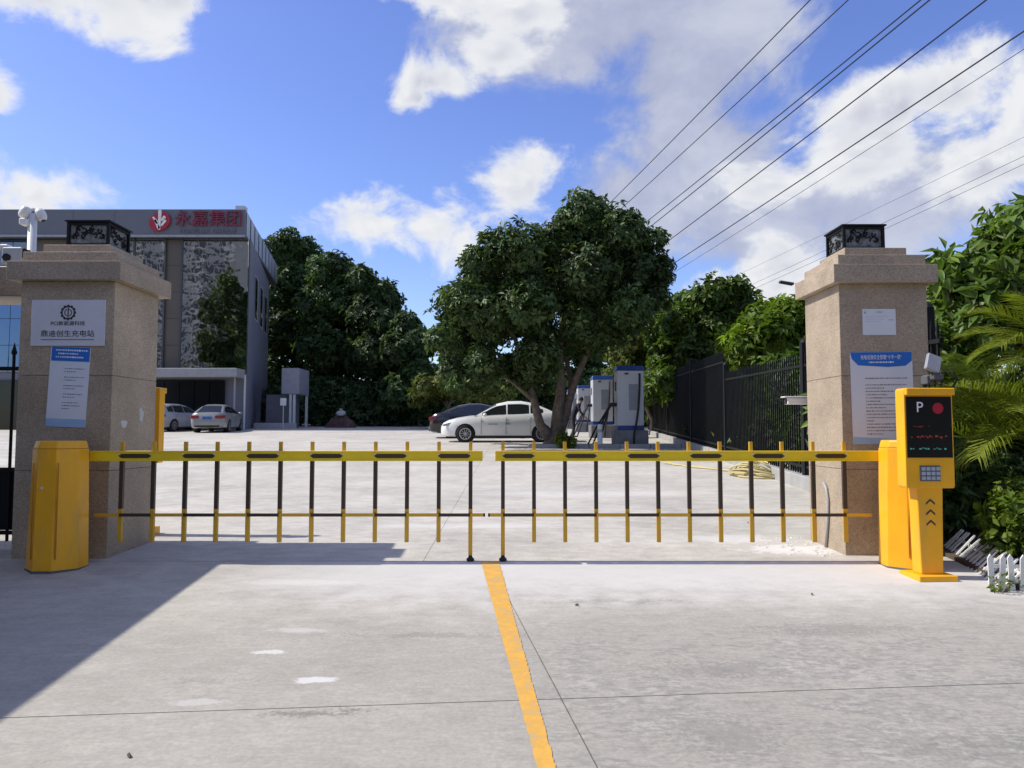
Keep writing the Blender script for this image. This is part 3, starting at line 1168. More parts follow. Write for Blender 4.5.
for i in range(7):
    x = rs.uniform(-.07, .16)
    mb.tube([(x, -.02, top - .24), (x + rs.uniform(-.05, .05), -.06, top - .13), (x + rs.uniform(-.05, .05), 0, top - .04)], .006, 5)
mb.build('cable', RUBBER, t)

# ------------------------------------------------------------------ left: lintel, wicket gate, guard house, cameras
lt, lb = W(0, 266, 6.9).z, W(0, 297, 6.9).z
t = thing('gate_lintel', 'tan stone beam over the wicket gate, left of the left pillar', 'beam', (-4.9, 7.12, lb))
MB().box(-.72, .59, -.22, .22, 0.012, lt - lb).build('beam', GRANITE, t, bevel=.008)
MB().box(-.72, .59, -.215, .215, -.0, .011).build('soffit', mat('cream_render', (.55, .50, .42), .8), t)

t = thing('wicket_gate', 'black iron wicket gate with spiked bars beside the left pillar', 'gate', (-4.95, 7.1, gz(7.1)))
hgt = 1.78
for i in range(6):
    x = .49 - i * .21
    p = MB().tube([(x, 0, .06), (x, 0, hgt)], .014, 8).build('bar', IRON, t)
    MB().lathe([(.012, 0), (.026, .03), (.012, .08), (.001, .13)], 8, 0, Matrix.Translation((x, 0, hgt))).build('spike', IRON, p)
for z in (.14, .72, hgt - .12):
    MB().box(-.62, .57, -.016, .016, z - .018, z + .018).build('rail', IRON, t)
MB().box(-.61, .56, .018, .024, .16, .70).build('kick_panel', IRON, t)

t = thing('guard_house', 'flat-roofed cream guard house outside the left pillar', 'building', (-7.3, 4.2, gz(4.2)))
MB().box(-1.6, 1.6, -3.4, 3.1, -.4, 3.0).build('wall', mat('cream_wall', (.55, .50, .42), .8, var=.08, bump=.2), t, bevel=.01)
MB().box(-2.0, 2.08, -3.8, 3.45, 3.001, 3.26).build('roof', mat('roof_band', (.45, .36, .27), .7), t, bevel=.01)
for y in (-1.8, 1.2):
    f = MB().box(1.6, 1.64, y - .7, y + .7, 1.0, 2.2).build('window', STEEL, t)
    MB().box(1.641, 1.648, y - .64, y + .64, 1.06, 2.14).build('pane', glass_dark('pane_dark'), f)
MB().box(1.6, 1.64, -.55, .25, -.05, 2.1).build('door', mat('door_grey', (.25, .26, .28), .5), t)

q = W(33, 214, 7.95)
t = thing('camera_pole', 'white pole with a cluster of dome cameras behind the left pillar', 'camera pole', (q.x, 7.95, gz(7.95)))
zt = q.z - t.location.z
MB().tube([(0, 0, 0), (0, 0, zt)], [.05, .042], 12).build('pole', WHITE, t, smooth=True)


def domecam(parent, off, tilt):
    M4 = Matrix.Translation(off) @ Matrix.Rotation(tilt, 4, 'Y') @ Matrix.Scale(.62, 4)
    c = MB().lathe([(.02, .12), (.07, .10), (.085, .04), (.085, -.02), (.07, -.07), (.035, -.10), (.001, -.11)], 16, 0, M4).build('dome_camera', WHITE, parent, smooth=True)
    MB().lathe([(.05, -.082), (.03, -.108), (.001, -.116)], 12, 0, M4).build('lens', RUBBER, c, smooth=True)
    return c


domecam(t, (-.065, -.04, zt - .0), R(30))
domecam(t, (.075, .02, zt - .01), R(-25))
MB().tube([(-.065, -.03, zt + .03), (0, 0, zt + .05), (.075, .02, zt + .02)], .018, 8).build('arm', WHITE, t)
MB().box(-.05, .02, -.08, .02, -.14, -.07, 0, Matrix.Translation((-.03, -.03, zt))).build('junction_box', WHITE, t, bevel=.01)

q = W(16, 250, 7.05)
t = thing('surveillance_camera', 'boxy white camera perched on the beam left of the left pillar', 'camera', (q.x, 7.05, lt))
MB().box(-.02, .02, -.02, .02, -.005, .05).build('stand', GREYP, t)
MB().box(-.095, .09, -.06, .06, .045, .20, 0).build('housing', mat('old_white', (.50, .51, .50), .5), t, bevel=.01)
MB().box(-.13, -.05, -.05, .05, .17, .23).build('lamp', WHITE, t, bevel=.01)
MB().lathe([(.035, 0), (.035, .02)], 14, 0, Matrix.Translation((-.04, -.0605, .10)) @ Matrix.Rotation(R(90), 4, 'X')).build('lens', RUBBER, t)
MB().box(.091, .11, -.045, .045, .10, .19).build('back_plate', RUBBER, t)

# ------------------------------------------------------------------ office building
FASCIA = mat('fascia_grey', (.125, .13, .155), .5, var=.05, scale=.6)
CLADB = mat('brown_panel', (.10, .082, .065), .4, var=.08, scale=.8)
RELIEF = mat('relief_stone', (.42, .43, .45), .75, var=.45, scale=2.5)
WALLG = mat('wall_grey', (.17, .17, .21), .7, var=.06, scale=.5)
DGLASS = glass_dark('dark_glass', (.012, .013, .015), .08, .35)
CURTAIN = mat('curtain_glass', (.10, .16, .26), .03, var=.03, spec=1.0, metal=.75)
bx0 = -34.0
bA = W(245, 236, 44.0)
zt, zb = W(245, 209, 44.0).z, W(245, 236, 44.0).z
gB = gz(44.65)
bt = thing('office_building', 'long grey office building with red lettering on its overhanging roof band', 'building', (-22, 44.65, gB))
o = bt.location


def bpart(mb, name, m, parent=None, bevel=0.0):
    for i, p in enumerate(mb.v):
        mb.v[i] = Vector(p) - o
    return mb.build(name, m, parent or bt, bevel)


def fac(x, Y=44.65):
    return W(x, 400, Y).x


xr = bA.x
bk = W(277, 265, 59.0)
roof = [(bx0, 44.0), (xr, 44.0), (bk.x, 59.0), (bx0, 59.0)]
band = MB().prism(roof, zb, zt)
fas = bpart(band, 'roof_band', FASCIA, None, .03)
# thin bright drip edge, panel joints and parapet rail of the roof band
bpart(MB().box(bx0, xr + .02, 43.93, 43.99, zb - .06, zb + .06), 'drip_edge', mat('pale_trim', (.30, .31, .34), .5), fas)
for x in np.arange(bx0 + 1, xr - .2, 2.4):
    bpart(MB().box(x - .012, x + .012, 43.985, 43.996, zb + .08, zt - .05), 'panel_joint', mat('joint_dark', (.14, .14, .16), .7), fas)
ds = Vector((bk.x - xr, 15.0))
for i in range(9):
    p0 = Vector((xr, 44.0)) + ds * (i / 9 + .02)
    p1 = Vector((xr, 44.0)) + ds * ((i + .92) / 9)
    nrm = Vector((ds.y, -ds.x)).normalized() * .03
    bpart(MB().add([(p0.x + nrm.x, p0.y + nrm.y, zb + .1), (p1.x + nrm.x, p1.y + nrm.y, zb + .1), (p1.x + nrm.x, p1.y + nrm.y, zt - .12), (p0.x + nrm.x, p0.y + nrm.y, zt - .12)], [(0, 1, 2, 3)]), 'side_panel', mat('side_panel_grey', (.26, .27, .31), .35, var=.1, scale=.7), fas)
bpart(MB().box(xr - .75, xr - .2, 44.4, 44.9, zt + .001, zt + .32), 'roof_box', STEEL, fas)
# main walls
side_f, side_b = Vector((fac(247), 44.75)), Vector((W(267, 400, 57.5).x, 57.5))
wallb = MB().prism([(bx0, 44.75), (side_f.x, 44.75), (side_b.x, 57.5), (bx0, 57.5)], gB - .6, zb - .002)
bpart(wallb, 'wall', WALLG)
zf = lambda y, Y=44.65: W(200, y, Y).z
# windows along the side wall
sd = side_b - side_f
sn = Vector((sd.y, -sd.x)).normalized()
for i, (u, za, zc_) in enumerate([(.28, zb - 4.4, zb - 1.6), (.55, zb - 4.4, zb - 1.6), (.8, zb - 4.4, zb - 1.6)]):
    p0, p1 = side_f + sd * (u - .07) + sn * .02, side_f + sd * (u + .07) + sn * .02
    q0, q1 = p0 + sn * .02, p1 + sn * .02
    w_ = bpart(MB().add([(p0.x, p0.y, za), (p1.x, p1.y, za), (p1.x, p1.y, zc_), (p0.x, p0.y, zc_)], [(0, 1, 2, 3)]), 'window', STEEL)
    bpart(MB().add([(q0.x, q0.y + .1, za + .1), (q1.x, q1.y - .1, za + .1), (q1.x, q1.y - .1, zc_ - .1), (q0.x, q0.y + .1, zc_ - .1)], [(0, 1, 2, 3)]), 'pane', DGLASS, w_)
# front cladding, as panels
zc0 = zf(372)
ZT = zb - .05


def fpanel(xa, xb, z0, z1, name, m, y=44.65, th=.09, g=.004, bev=.012):
    return bpart(MB().box(fac(xa) + g, fac(xb) - g, y - th, y + .08, z0 + g, z1 - g), name, m, None, bev)


rows = np.linspace(zc0, ZT, 6)
for (xa, xb) in ((22, 62), (62, 100), (163, 179)):
    for i in range(5):
        fpanel(xa, xb, rows[i], rows[i + 1], 'cladding_panel', CLADB)


def mirror_mat():
    m = bpy.data.materials.new('mirror_glass')
    m.use_nodes = True
    N, L = m.node_tree.nodes, m.node_tree.links
    b = N['Principled BSDF']
    b.inputs['Base Color'].default_value = (.46, .445, .42, 1)
    b.inputs['Metallic'].default_value = 1.0
    b.inputs['Roughness'].default_value = .02
    geo = N.new('ShaderNodeNewGeometry')
    n = N.new('ShaderNodeTexNoise')
    n.inputs['Scale'].default_value = 0.9
    n.inputs['Detail'].default_value = 2.2
    L.new(geo.outputs['Position'], n.inputs['Vector'])
    bp = N.new('ShaderNodeBump')
    bp.inputs['Strength'].default_value = 1.0
    bp.inputs['Distance'].default_value = .010
    L.new(n.outputs[0], bp.inputs['Height'])
    L.new(bp.outputs[0], b.inputs['Normal'])
    return m


MIRROR = mirror_mat()
mrows = np.linspace(zc0, ZT, 7)
for (xa, xb, nc) in ((101, 131, 2), (131, 163, 2), (179, 219, 3), (219, 246, 2)):
    for c_ in range(nc):
        for i in range(6):
            w_ = (xb - xa) / nc
            o_ = fpanel(xa + w_ * c_, xa + w_ * (c_ + 1), mrows[i], mrows[i + 1], 'mirror_pane', MIRROR, 44.65, .14, .003, 0.0)
            o_.rotation_euler = (random.uniform(-.0006, .0006), 0, random.uniform(-.0004, .0004))
for xm in (101, 131, 162.6, 179.4):
    bpart(MB().box(fac(xm) - .045, fac(xm) + .045, 44.43, 44.62, zc0, ZT), 'mullion', mat('mullion_dark', (.06, .06, .065), .5))
# curtain wall seen left of the pillar
for i in range(6):
    for j in range(5):
        xa = -60 + i * 13.5
        fpanel(xa, xa + 13.2, rows[j], rows[j + 1], 'curtain_pane', CURTAIN, 44.65, .06)
# entrance canopy and doors
cz0, cz1 = W(200, 377, 43.2).z, W(200, 368, 43.2).z
cn = bpart(MB().box(W(60, 370, 43.2).x, W(236.5, 370, 43.2).x, 43.2, 44.55, cz0, cz1), 'entrance_canopy', mat('canopy_white', (.30, .30, .30), .6), None, .02)
for x in (110, 234.5):
    p = W(x, 400, 43.5)
    bpart(MB().box(p.x - .04, p.x + .04, 43.45, 43.54, gz(43.5) - .1, cz0), 'canopy_post', mat('canopy_white', (.30, .30, .30), .6))
for i in range(20):
    xa = -75 + i * 15
    fpanel(xa, xa + 14.6, gB - .1, cz0 - .1, 'door_leaf', DGLASS, 44.65)
p = W(251, 400, 45.6)
bpart(MB().tube([(p.x, 44.5, gB - .1), (p.x, 44.5, zf(375))], .06, 8), 'downpipe', STEEL)
# emblem and lettering
RED = mat('sign_red', (.36, .012, .035), .45)
DRED = mat('letter_red', (.20, .02, .045), .5)
ec = W(160.5, 222, 43.95) - o
emb = MB()
emb.v = []
n = 28
pts = []
for k in range(n):
    a_ = 2 * math.pi * k / n
    rr_ = .60 * (1 + .14 * math.sin(a_ * 2 + .8))
    pts.append((rr_ * math.cos(a_) * .92, rr_ * math.sin(a_)))
emb.prism(pts, 0, .12, 0, Matrix.Translation(ec) @ Matrix.Rotation(R(90), 4, 'X'))
eo = emb.build('emblem', RED, bt)
ew = MB()
for (ax, az_, bx, bz_, w_) in ((.0, -.50, .02, .62, .16), (-.38, .26, -.10, -.10, .14), (-.26, .10, -.02, -.40, .14), (.10, .05, .31, .28, .15), (.12, -.26, .34, .06, .13)):
    d = Vector((bx - ax, bz_ - az_))
    nrm = Vector((-d.y, d.x)).normalized() * w_ * .62
    ew.prism([(ax + nrm.x * .6, az_ + nrm.y * .6), (ax - nrm.x * .6, az_ - nrm.y * .6), (bx - nrm.x, bz_ - nrm.y), (bx + d.x * .12, bz_ + d.y * .12), (bx + nrm.x, bz_ + nrm.y)], .125, .16, 0,
             Matrix.Translation(ec) @ Matrix.Rotation(R(90), 4, 'X'))
ew.build('emblem_flame', mat('emblem_white', (.75, .72, .66), .5), eo)
for ch, px in zip('永嘉集团', (183, 200, 217, 233.5)):
    p = W(px, 219.5, 43.9) - o
    text(ch, 1.02, DRED, bt, p, extrude=.04, name='sign_letter')
p = W(207, 231, 43.93) - o
text('YONG JIA GROUP', .3, mat('dim_letter', (.15, .14, .165), .5), bt, p, extrude=.02, name='sign_letter', fit=3.4)

# kiosk with overhanging upper box
kb = W(281, 432, 47.5)
t = thing('grey_kiosk', 'small grey kiosk with box top and slim posts beside the building corner', 'kiosk', (W(290, 432, 48).x, 48, gz(48)))
kx, kz = lambda x: W(x, 400, 47).x - t.location.x, lambda y: W(290, y, 47).z - t.location.z
MB().box(kx(281), kx(298.5), -1.0, 1.4, kz(394), kz(368)).build('upper_box', mat('kiosk_grey', (.27, .27, .31), .6), t, bevel=.03)
MB().box(kx(262), kx(289), -.2, 1.3, -.05, kz(394)).build('cabin', mat('kiosk_recess_shade', (.14, .14, .16), .6), t)  # cabin widened in dark grey, standing in for the shaded recess beside the building
for x, y in ((293.5, -.8), (290, -.85), (297, 1.2)):
    MB().box(kx(x) - .07, kx(x) + .07, y - .07, y + .07, -.05, kz(394)).build('post', STEEL, t)
MB().box(kx(255), kx(294), -1.2, -.3, -.1, .32).build('plinth', mat('plinth_pale', (.42, .40, .40), .8), t, bevel=.02)
q = W(281.5, 402, 45.8)
t = thing('notice_stand', 'white square notice on a thin pole in front of the grey kiosk', 'sign', (q.x, 46.2, gz(46.2)))
MB().tube([(0, 0, -.02), (0, 0, q.z - t.location.z + .2)], .03, 8).build('pole', STEEL, t)
MB().box(-.18, .18, -.06, -.03, q.z - t.location.z - .2, q.z - t.location.z + .25).build('board', WHITE, t)

# ------------------------------------------------------------------ cars
TYRE = mat('tyre', (.015, .015, .016), .85)
RIM = mat('rim', (.42, .43, .45), .3, metal=.8)
CGLASS = mat('car_glass', (.02, .025, .028), .04, var=.02, spec=.9)
DARKP = mat('dark_trim', (.015, .015, .016), .6)
HEADL = mat('headlamp', (.30, .32, .34), .12, spec=.8)
TAILL = mat('tail_lamp', (.22, .006, .014), .2, spec=.7)


def car(label, paint, loc, rz, L=4.7, Wd=1.8, H=1.46, plate=None, group=None, hatch=False):
    """forward is local +x; origin on the ground under the middle"""
    t = thing('parked_car', label, 'car', loc, rz, group)
    hl, hw = L / 2, Wd / 2
    # stations: x, half width, bottom, top of the lower body
    st = [(-hl, .70, .36, .62), (-hl + .05, .84, .28, .84), (-hl + .18, .93, .24, 1.00), (-hl + .5, .985, .22, 1.05), (-hl + .95, 1.0, .20, 1.04), (-.4, 1.0, .19, .99), (.5, 1.0, .19, .95),
          (.95, .995, .19, .93), (1.3, .985, .20, .91), (hl - .6, .96, .21, .84), (hl - .28, .88, .22, .76), (hl - .08, .74, .24, .66), (hl, .55, .30, .55)]
    if hatch:
        st[0] = (-hl, .78, .36, .7)
        st[1] = (-hl + .05, .9, .28, .95)
        st[2] = (-hl + .18, .95, .24, 1.02)
    ring = []
    for (x, w, zb_, zt_) in st:
        w *= hw
        zt_ *= H / 1.46
        r = [(0, zb_), (w * .80, zb_), (w * .95, zb_ + .05), (w * .99, zb_ + (zt_ - zb_) * .35), (w, zb_ + (zt_ - zb_) * .62), (w * .965, zb_ + (zt_ - zb_) * .86), (w * .88, zt_), (w * .5, zt_ + .025), (0, zt_ + .035)]
        full = [(x, y, z) for (y, z) in r] + [(x, -y, z) for (y, z) in r[-2:0:-1]]
        ring.append(full)
    n = len(ring[0])
    vs_ = [p for r in ring for p in r]
    fs = [(i * n + k, i * n + (k + 1) % n, (i + 1) * n + (k + 1) % n, (i + 1) * n + k) for i in range(len(ring) - 1) for k in range(n)]
    fs += [tuple(range(n - 1, -1, -1)), tuple(range((len(ring) - 1) * n, len(ring) * n))]
    body = MB().add(vs_, fs).build('body', paint, t, smooth=True)
    # cut the wheel arches
    wx = (-hl + .98, hl - .92)
    wr = .325
    for x in wx:
        for s in (-1, 1):
            cut = MB().lathe([(wr + .055, 0), (wr + .055, .34)], 26, 0, Matrix.Translation((x, s * (hw + .05) - (0.34 if s > 0 else 0), wr)) @ Matrix.Rotation(R(-90), 4, 'X')).build('cut', paint)
            cut.parent = t
            md = body.modifiers.new('arch', 'BOOLEAN')
            md.operation = 'DIFFERENCE'
            md.solver = 'EXACT'
            md.object = cut
            bpy.context.view_layer.update()
            dg = bpy.context.evaluated_depsgraph_get()
            me = bpy.data.meshes.new_from_object(body.evaluated_get(dg))
            body.modifiers.clear()
            body.data = me
            bpy.data.objects.remove(cut)
    body.data.materials.clear()
    body.data.materials.append(paint)
    body.data.polygons.foreach_set('material_index', [0] * len(body.data.polygons))
    body.data.set_sharp_from_angle(angle=R(38))
    # cabin
    k = H / 1.46
    be = .95 * k
    if hatch:
        prof = [(1.12, .93), (.75, 1.14), (.32, 1.36), (-.15, 1.44), (-.8, 1.455), (-1.45, 1.40), (-hl + .42, 1.28), (-hl + .16, 1.03)]
    else:
        prof = [(1.12, .93), (.75, 1.13), (.30, 1.35), (-.15, 1.44), (-.65, 1.45), (-1.15, 1.37), (-1.55, 1.21), (-1.92, 1.05)]
    prof = [(x, z * k) for x, z in prof]
    wb = hw * .885
    sec = []
    for i, (x, z) in enumerate(prof):
        f = max(0.0, min(1.0, (z - be) / (.5 * k)))
        wt = wb - .26 * f
        bz_ = min(z - .005, be - .03)
        sec.append([(x, wb, bz_), (x, wt, z - .035 * f), (x, wt * .80, z + .012 * f), (x, 0, z + .03 * f), (x, -wt * .80, z + .012 * f), (x, -wt, z - .035 * f), (x, -wb, bz_)])

    def strip(i0, i1, name, m, lift=0.0, cols=(0, 6), parent=t):
        mb = MB()
        vs2, f2 = [], []
        nn = cols[1] - cols[0] + 1
        for i in range(i0, i1 + 1):
            for p in sec[i][cols[0]:cols[1] + 1]:
                vs2.append((p[0] + (lift * .4 if i <= 3 else -lift * .4), p[1], p[2] + lift))
        for i in range(i1 - i0):
            for q_ in range(nn - 1):
                f2.append((i * nn + q_, i * nn + q_ + 1, (i + 1) * nn + q_ + 1, (i + 1) * nn + q_))
        return mb.add(vs2, f2).build(name, m, parent, smooth=True)
    strip(0, len(sec) - 1, 'cabin', paint)
    strip(0, 2, 'windscreen', CGLASS, .008, (1, 5))
    strip(5, 7, 'rear_window', CGLASS, .008, (2, 4) if not hatch else (1, 5))
    # side windows, on the leaning sides
    def sidept(x, fz, s):
        for i in range(len(prof) - 1):
            if prof[i][0] >= x >= prof[i + 1][0]:
                u = (prof[i][0] - x) / (prof[i][0] - prof[i + 1][0])
                a_ = Vector(sec[i][0]).lerp(Vector(sec[i + 1][0]), u)
                b2 = Vector(sec[i][1]).lerp(Vector(sec[i + 1][1]), u)
                p = a_.lerp(b2, fz)
                return Vector((p.x, s * (p.y + .008), p.z))
    for s in (-1, 1):
        for (xa, xb) in ((.82, -.06), (-.12, -.92), (-.98, -1.45)):
            xs2 = np.linspace(xa, xb, 6)
            lo = [sidept(x, .16 if not (x > .7 or x < -1.3) else .25, s) for x in xs2]
            hi = [sidept(x, .90 if abs(x + .3) < .9 else .82, s) for x in xs2]
            mb = MB().add(lo + hi, [(i, i + 1, 7 + i, 6 + i) for i in range(5)])
            mb.build('side_window', CGLASS, t)
        for x in (.0, -.95):
            MB().box(x - .10, x + .08, s * hw - .01, s * hw + .02, .80 * k, .825 * k).build('door_handle', paint, t)
        for x in (.86, -.06, -.98):
            MB().box(x - .004, x + .004, s * hw * .985 - .012, s * hw * 1.0 + .002, .30, .90 * k).build('door_gap', DARKP, t)
        m_ = MB().lathe([(.02, -.1), (.07, -.07), (.075, .05), (.03, .09)], 10, 0, Matrix.Translation((.72, s * (hw + .08), .98 * k)) @ Matrix.Rotation(R(90), 4, 'X')).build('mirror', paint, t, smooth=True)
        MB().box(-1.35, 1.35, s * hw * .955 - .02, s * hw * .955 + .02, .185, .25).build('sill', DARKP, t)
    # wheels
    for x in wx:
        for s in (-1, 1):
            M4 = Matrix.Translation((x, s * (hw - .115), wr)) @ Matrix.Rotation(R(90), 4, 'X')
            wh = MB().lathe([(.20, -.105), (.29, -.11), (wr, -.08), (wr, .08), (.29, .11), (.20, .105)], 28, 0, M4).build('wheel', TYRE, t, smooth=True)
            r_ = MB()
            for kk in range(10):
                a_ = kk * math.pi / 5
                r_.bar(M4 @ Vector((.04 * math.cos(a_), .04 * math.sin(a_), -s * .102)), M4 @ Vector((.195 * math.cos(a_ + .1), .195 * math.sin(a_ + .1), -s * .108)), .03, .02)
            r_.lathe([(.05, -.01), (.05, .01)], 12, 0, M4 @ Matrix.Translation((0, 0, -s * .105)))
            r_.build('rim_spokes', RIM, wh)
            rg = MB()
            v2, f2 = [], []
            for kk in range(28):
                a_ = kk * math.pi / 14
                for r0 in (.185, .222):
                    v2.append((r0 * math.cos(a_), r0 * math.sin(a_), -s * .113))
            for kk in range(28):
                f2.append((2 * kk, 2 * kk + 1, (2 * kk + 3) % 56, (2 * kk + 2) % 56))
            rg.add(v2, f2, 0, M4).build('rim', RIM, wh)
            MB().lathe([(wr + .045, 0), (wr + .045, .02)], 24, 0, Matrix.Translation((x, s * (hw - .26), wr)) @ Matrix.Rotation(R(90), 4, 'X')).build('arch_liner', DARKP, t)
    # lamps, grille, bumpers, plate
    for s in (-1, 1):
        MB().prism([(hl - .42, .66), (hl - .10, .60), (hl - .07, .66), (hl - .38, .76)], 0, .05, 0, Matrix.Translation((0, s * hw * .845 + (.025 if s > 0 else .025), 0)) @ Matrix.Rotation(R(90), 4, 'X') @ Matrix.Rotation(R(0), 4, 'Y')).build('headlight', HEADL, t)
        tl = MB()
        tl.box(-hl - .005, -hl + .16, s * hw * .66 - .17, s * hw * .66 + .20, .74 * k, .90 * k)
        tl.box(-hl + .08, -hl + .32, s * hw * .88 - .06, s * hw * .88 + .035, .76 * k, .91 * k)
        tl.build('tail_light', TAILL, t, bevel=.012)
    MB().box(hl - .16, hl - .01, -.5, .5, .40, .52).build('grille', DARKP, t, bevel=.02)
    MB().box(-hl - .012, -hl + .1, -.62, .62, .30, .40).build('rear_diffuser', DARKP, t, bevel=.02)
    if plate:
        MB().box(-hl - .014, -hl + .05, -.22, .22, .70, .84).build('number_plate', plate, t)
    return t


def paint(name, c, rough=.28):
    return mat(name, c, rough, var=.03, scale=2, spec=.5, coat=.6)


slope = math.atan(S2)


def place_car(label, p, x, Y, heading, **kw):
    c = car(label, p, (x, Y, gz(Y)), 0, **kw)
    q_ = Quaternion((1, 0, 0), slope) @ Quaternion((0, 0, 1), heading)
    c.rotation_mode = 'QUATERNION'
    c.rotation_quaternion = q_
    return c


cw = place_car('white sedan parked side-on beneath the big tree, nose to the left', paint('white_paint', (.78, .78, .76)), W(504, 430, 29.2).x, 29.2, R(180 + 1.5), L=4.75, H=1.53)
mb = MB()
rs = random.Random(31)
greek(mb, -.95, .68, .34, .05, .0, rs)
greek(mb, -.30, .70, .16, .09, .0, rs)
d_ = mb.build('door_print', mat('car_print', (.25, .27, .30), .5), cw)
d_.rotation_euler = (0, 0, R(180))
d_.location = (-.35, .912, 0)
place_car('black sedan standing behind the white sedan, red tail lamp showing', paint('black_paint', (.012, .012, .014), .2), W(430, 430, 33).x + 2.35, 33, R(4))
place_car('silver sedan with a blue number plate, rear towards the gate', paint('silver_paint', (.24, .24, .23)), W(217, 430, 41).x, 41.2, R(90 + 7), plate=mat('blue_plate', (.02, .10, .38), .5), L=4.6)
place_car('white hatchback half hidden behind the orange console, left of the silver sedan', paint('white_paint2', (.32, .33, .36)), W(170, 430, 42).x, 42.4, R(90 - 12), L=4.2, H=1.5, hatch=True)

# ------------------------------------------------------------------ charging stations
CHW = mat('charger_white', (.52, .53, .54), .45, var=.05, scale=2, dirt=.2, dirtcol=(.35, .34, .32))
CHB = mat('charger_blue', (.012, .05, .22), .4)
CHG = mat('charger_grey', (.24, .26, .28), .4)
PLN = mat('plinth_grey', (.20, .20, .205), .9, var=.2, bump=.3)


def charger(label, X, Y, s=1.0, cable=True, seed=0):
    t = thing('charging_station', label, 'EV charger', (X, Y, gz(Y)), R(0), 'white charging stations in a row')
    h0 = .55 * s
    MB().box(-.52 * s, .56 * s, -.5 * s, .5 * s, -.1, h0).build('plinth', PLN, t, bevel=.02)
    MB().box(-.43 * s, .43 * s, -.42 * s, .42 * s, h0 + .14 * s, 2.5 * s).build('cabinet', CHW, t, bevel=.02)
    MB().box(-.435 * s, .435 * s, -.425 * s, .425 * s, h0, h0 + .139 * s).build('blue_band', CHB, t, bevel=.01)
    MB().add([(-.46 * s, -.45 * s, 2.501 * s), (.46 * s, -.45 * s, 2.501 * s), (.46 * s, .45 * s, 2.501 * s), (-.46 * s, .45 * s, 2.501 * s), (-.42 * s, -.40 * s, 2.66 * s), (.42 * s, -.40 * s, 2.66 * s), (.42 * s, .40 * s, 2.66 * s), (-.42 * s, .40 * s, 2.66 * s)],
             [(3, 2, 1, 0), (4, 5, 6, 7), (0, 1, 5, 4), (1, 2, 6, 5), (2, 3, 7, 6), (3, 0, 4, 7)]).build('blue_top', CHB, t, bevel=.015)
    MB().box(-.06 * s, .24 * s, -.428 * s, -.4205 * s, 1.2 * s, 2.05 * s).build('front_panel', CHG, t)
    MB().box(-.19 * s, -.07 * s, -.445 * s, -.4205 * s, 2.37 * s, 2.42 * s).build('camera', DARKP, t)
    MB().box(-.445 * s, -.4305 * s, -.15 * s, .1 * s, 1.85 * s, 2.15 * s).build('side_display', DARKP, t)
    if cable:
        for (sx, y0, e) in ((.29, -.45, 0), ):
            mb = MB().tube([(sx * s, -.42 * s, 2.38 * s), (sx * s, -.48 * s, 2.36 * s), ((sx - .01) * s, -.50 * s, 1.9 * s), ((sx - .05) * s, -.52 * s, 1.3 * s), ((sx - .13) * s, -.56 * s, .8 * s), ((sx - .22) * s, -.62 * s, .42 * s), ((sx - .24) * s, -.66 * s, .03)], .034 * s, 8)
            mb.build('cable', RUBBER, t, smooth=True)
        # guns parked on the left side, their cables hanging to the ground
        for i in range(3):
            y = -.25 + .18 * i
            mb = MB().tube([(-.43 * s, y * s, 1.40 * s), (-.62 * s, y * s, 1.36 * s), (-.72 * s, (y - .03) * s, 1.2 * s), ((-.9 - .1 * i) * s, (y - .1) * s, .6 * s), ((-1.1 - .14 * i) * s, (y - .15) * s, .05), ((-1.35 - .2 * i) * s, (y - .2) * s, .04), ((-1.5 - .3 * i) * s, (y - .5) * s, .04)], .03 * s, 8)
            mb.build('cable', RUBBER, t, smooth=True)
            MB().box((-.66) * s, (-.43) * s, (y - .05) * s, (y + .05) * s, 1.33 * s, 1.45 * s).build('charging_gun', DARKP, t, bevel=.02)
    return t


charger('nearest white charging station, with blue top and hanging black cable', W(630.5, 440, 24.9).x, 25.2)
charger('second white charging station from the gate, partly behind the nearest one', W(603, 440, 32.5).x, 32.9)
charger('third charging station in the row, partly hidden by the tree trunks', W(586, 440, 40).x, 40.6, .93)
charger('farthest charging station, only a sliver showing beside the tree trunk', W(575, 440, 46).x, 47, .9, False)
q = G(601.5, 446)
t = thing('bollard', 'short white plastic bollard at the foot of the nearest charging station', 'bollard', (W(600, 440, 24.6).x, 24.6, gz(24.6)))
MB().lathe([(.11, -.02), (.11, .03), (.085, .05), (.08, .72), (.06, .76)], 14).build('post', WHITE, t, smooth=True)
MB().lathe([(.083, .5), (.083, .6)], 14).build('band', mat('bollard_band', (.45, .45, .44), .5), t)

# kerb of the charging island
MB_ = MB()
ka, kb_ = 25.95, 26.15
vs_ = []
t = thing('island_kerb', 'pale concrete kerb around the charging island behind the barrier', 'kerb', (2.6, 24.35, gz(24.35)))
kk_ = mat('kerb_concrete', (.34, .335, .32), .85, var=.12, bump=.2)
for i in range(6):
    x0 = -2.1 + i * .98
    MB().box(x0 + .006, x0 + .974, -.09, .09, -.05, .13).build('kerb_stone', kk_, t, bevel=.02)

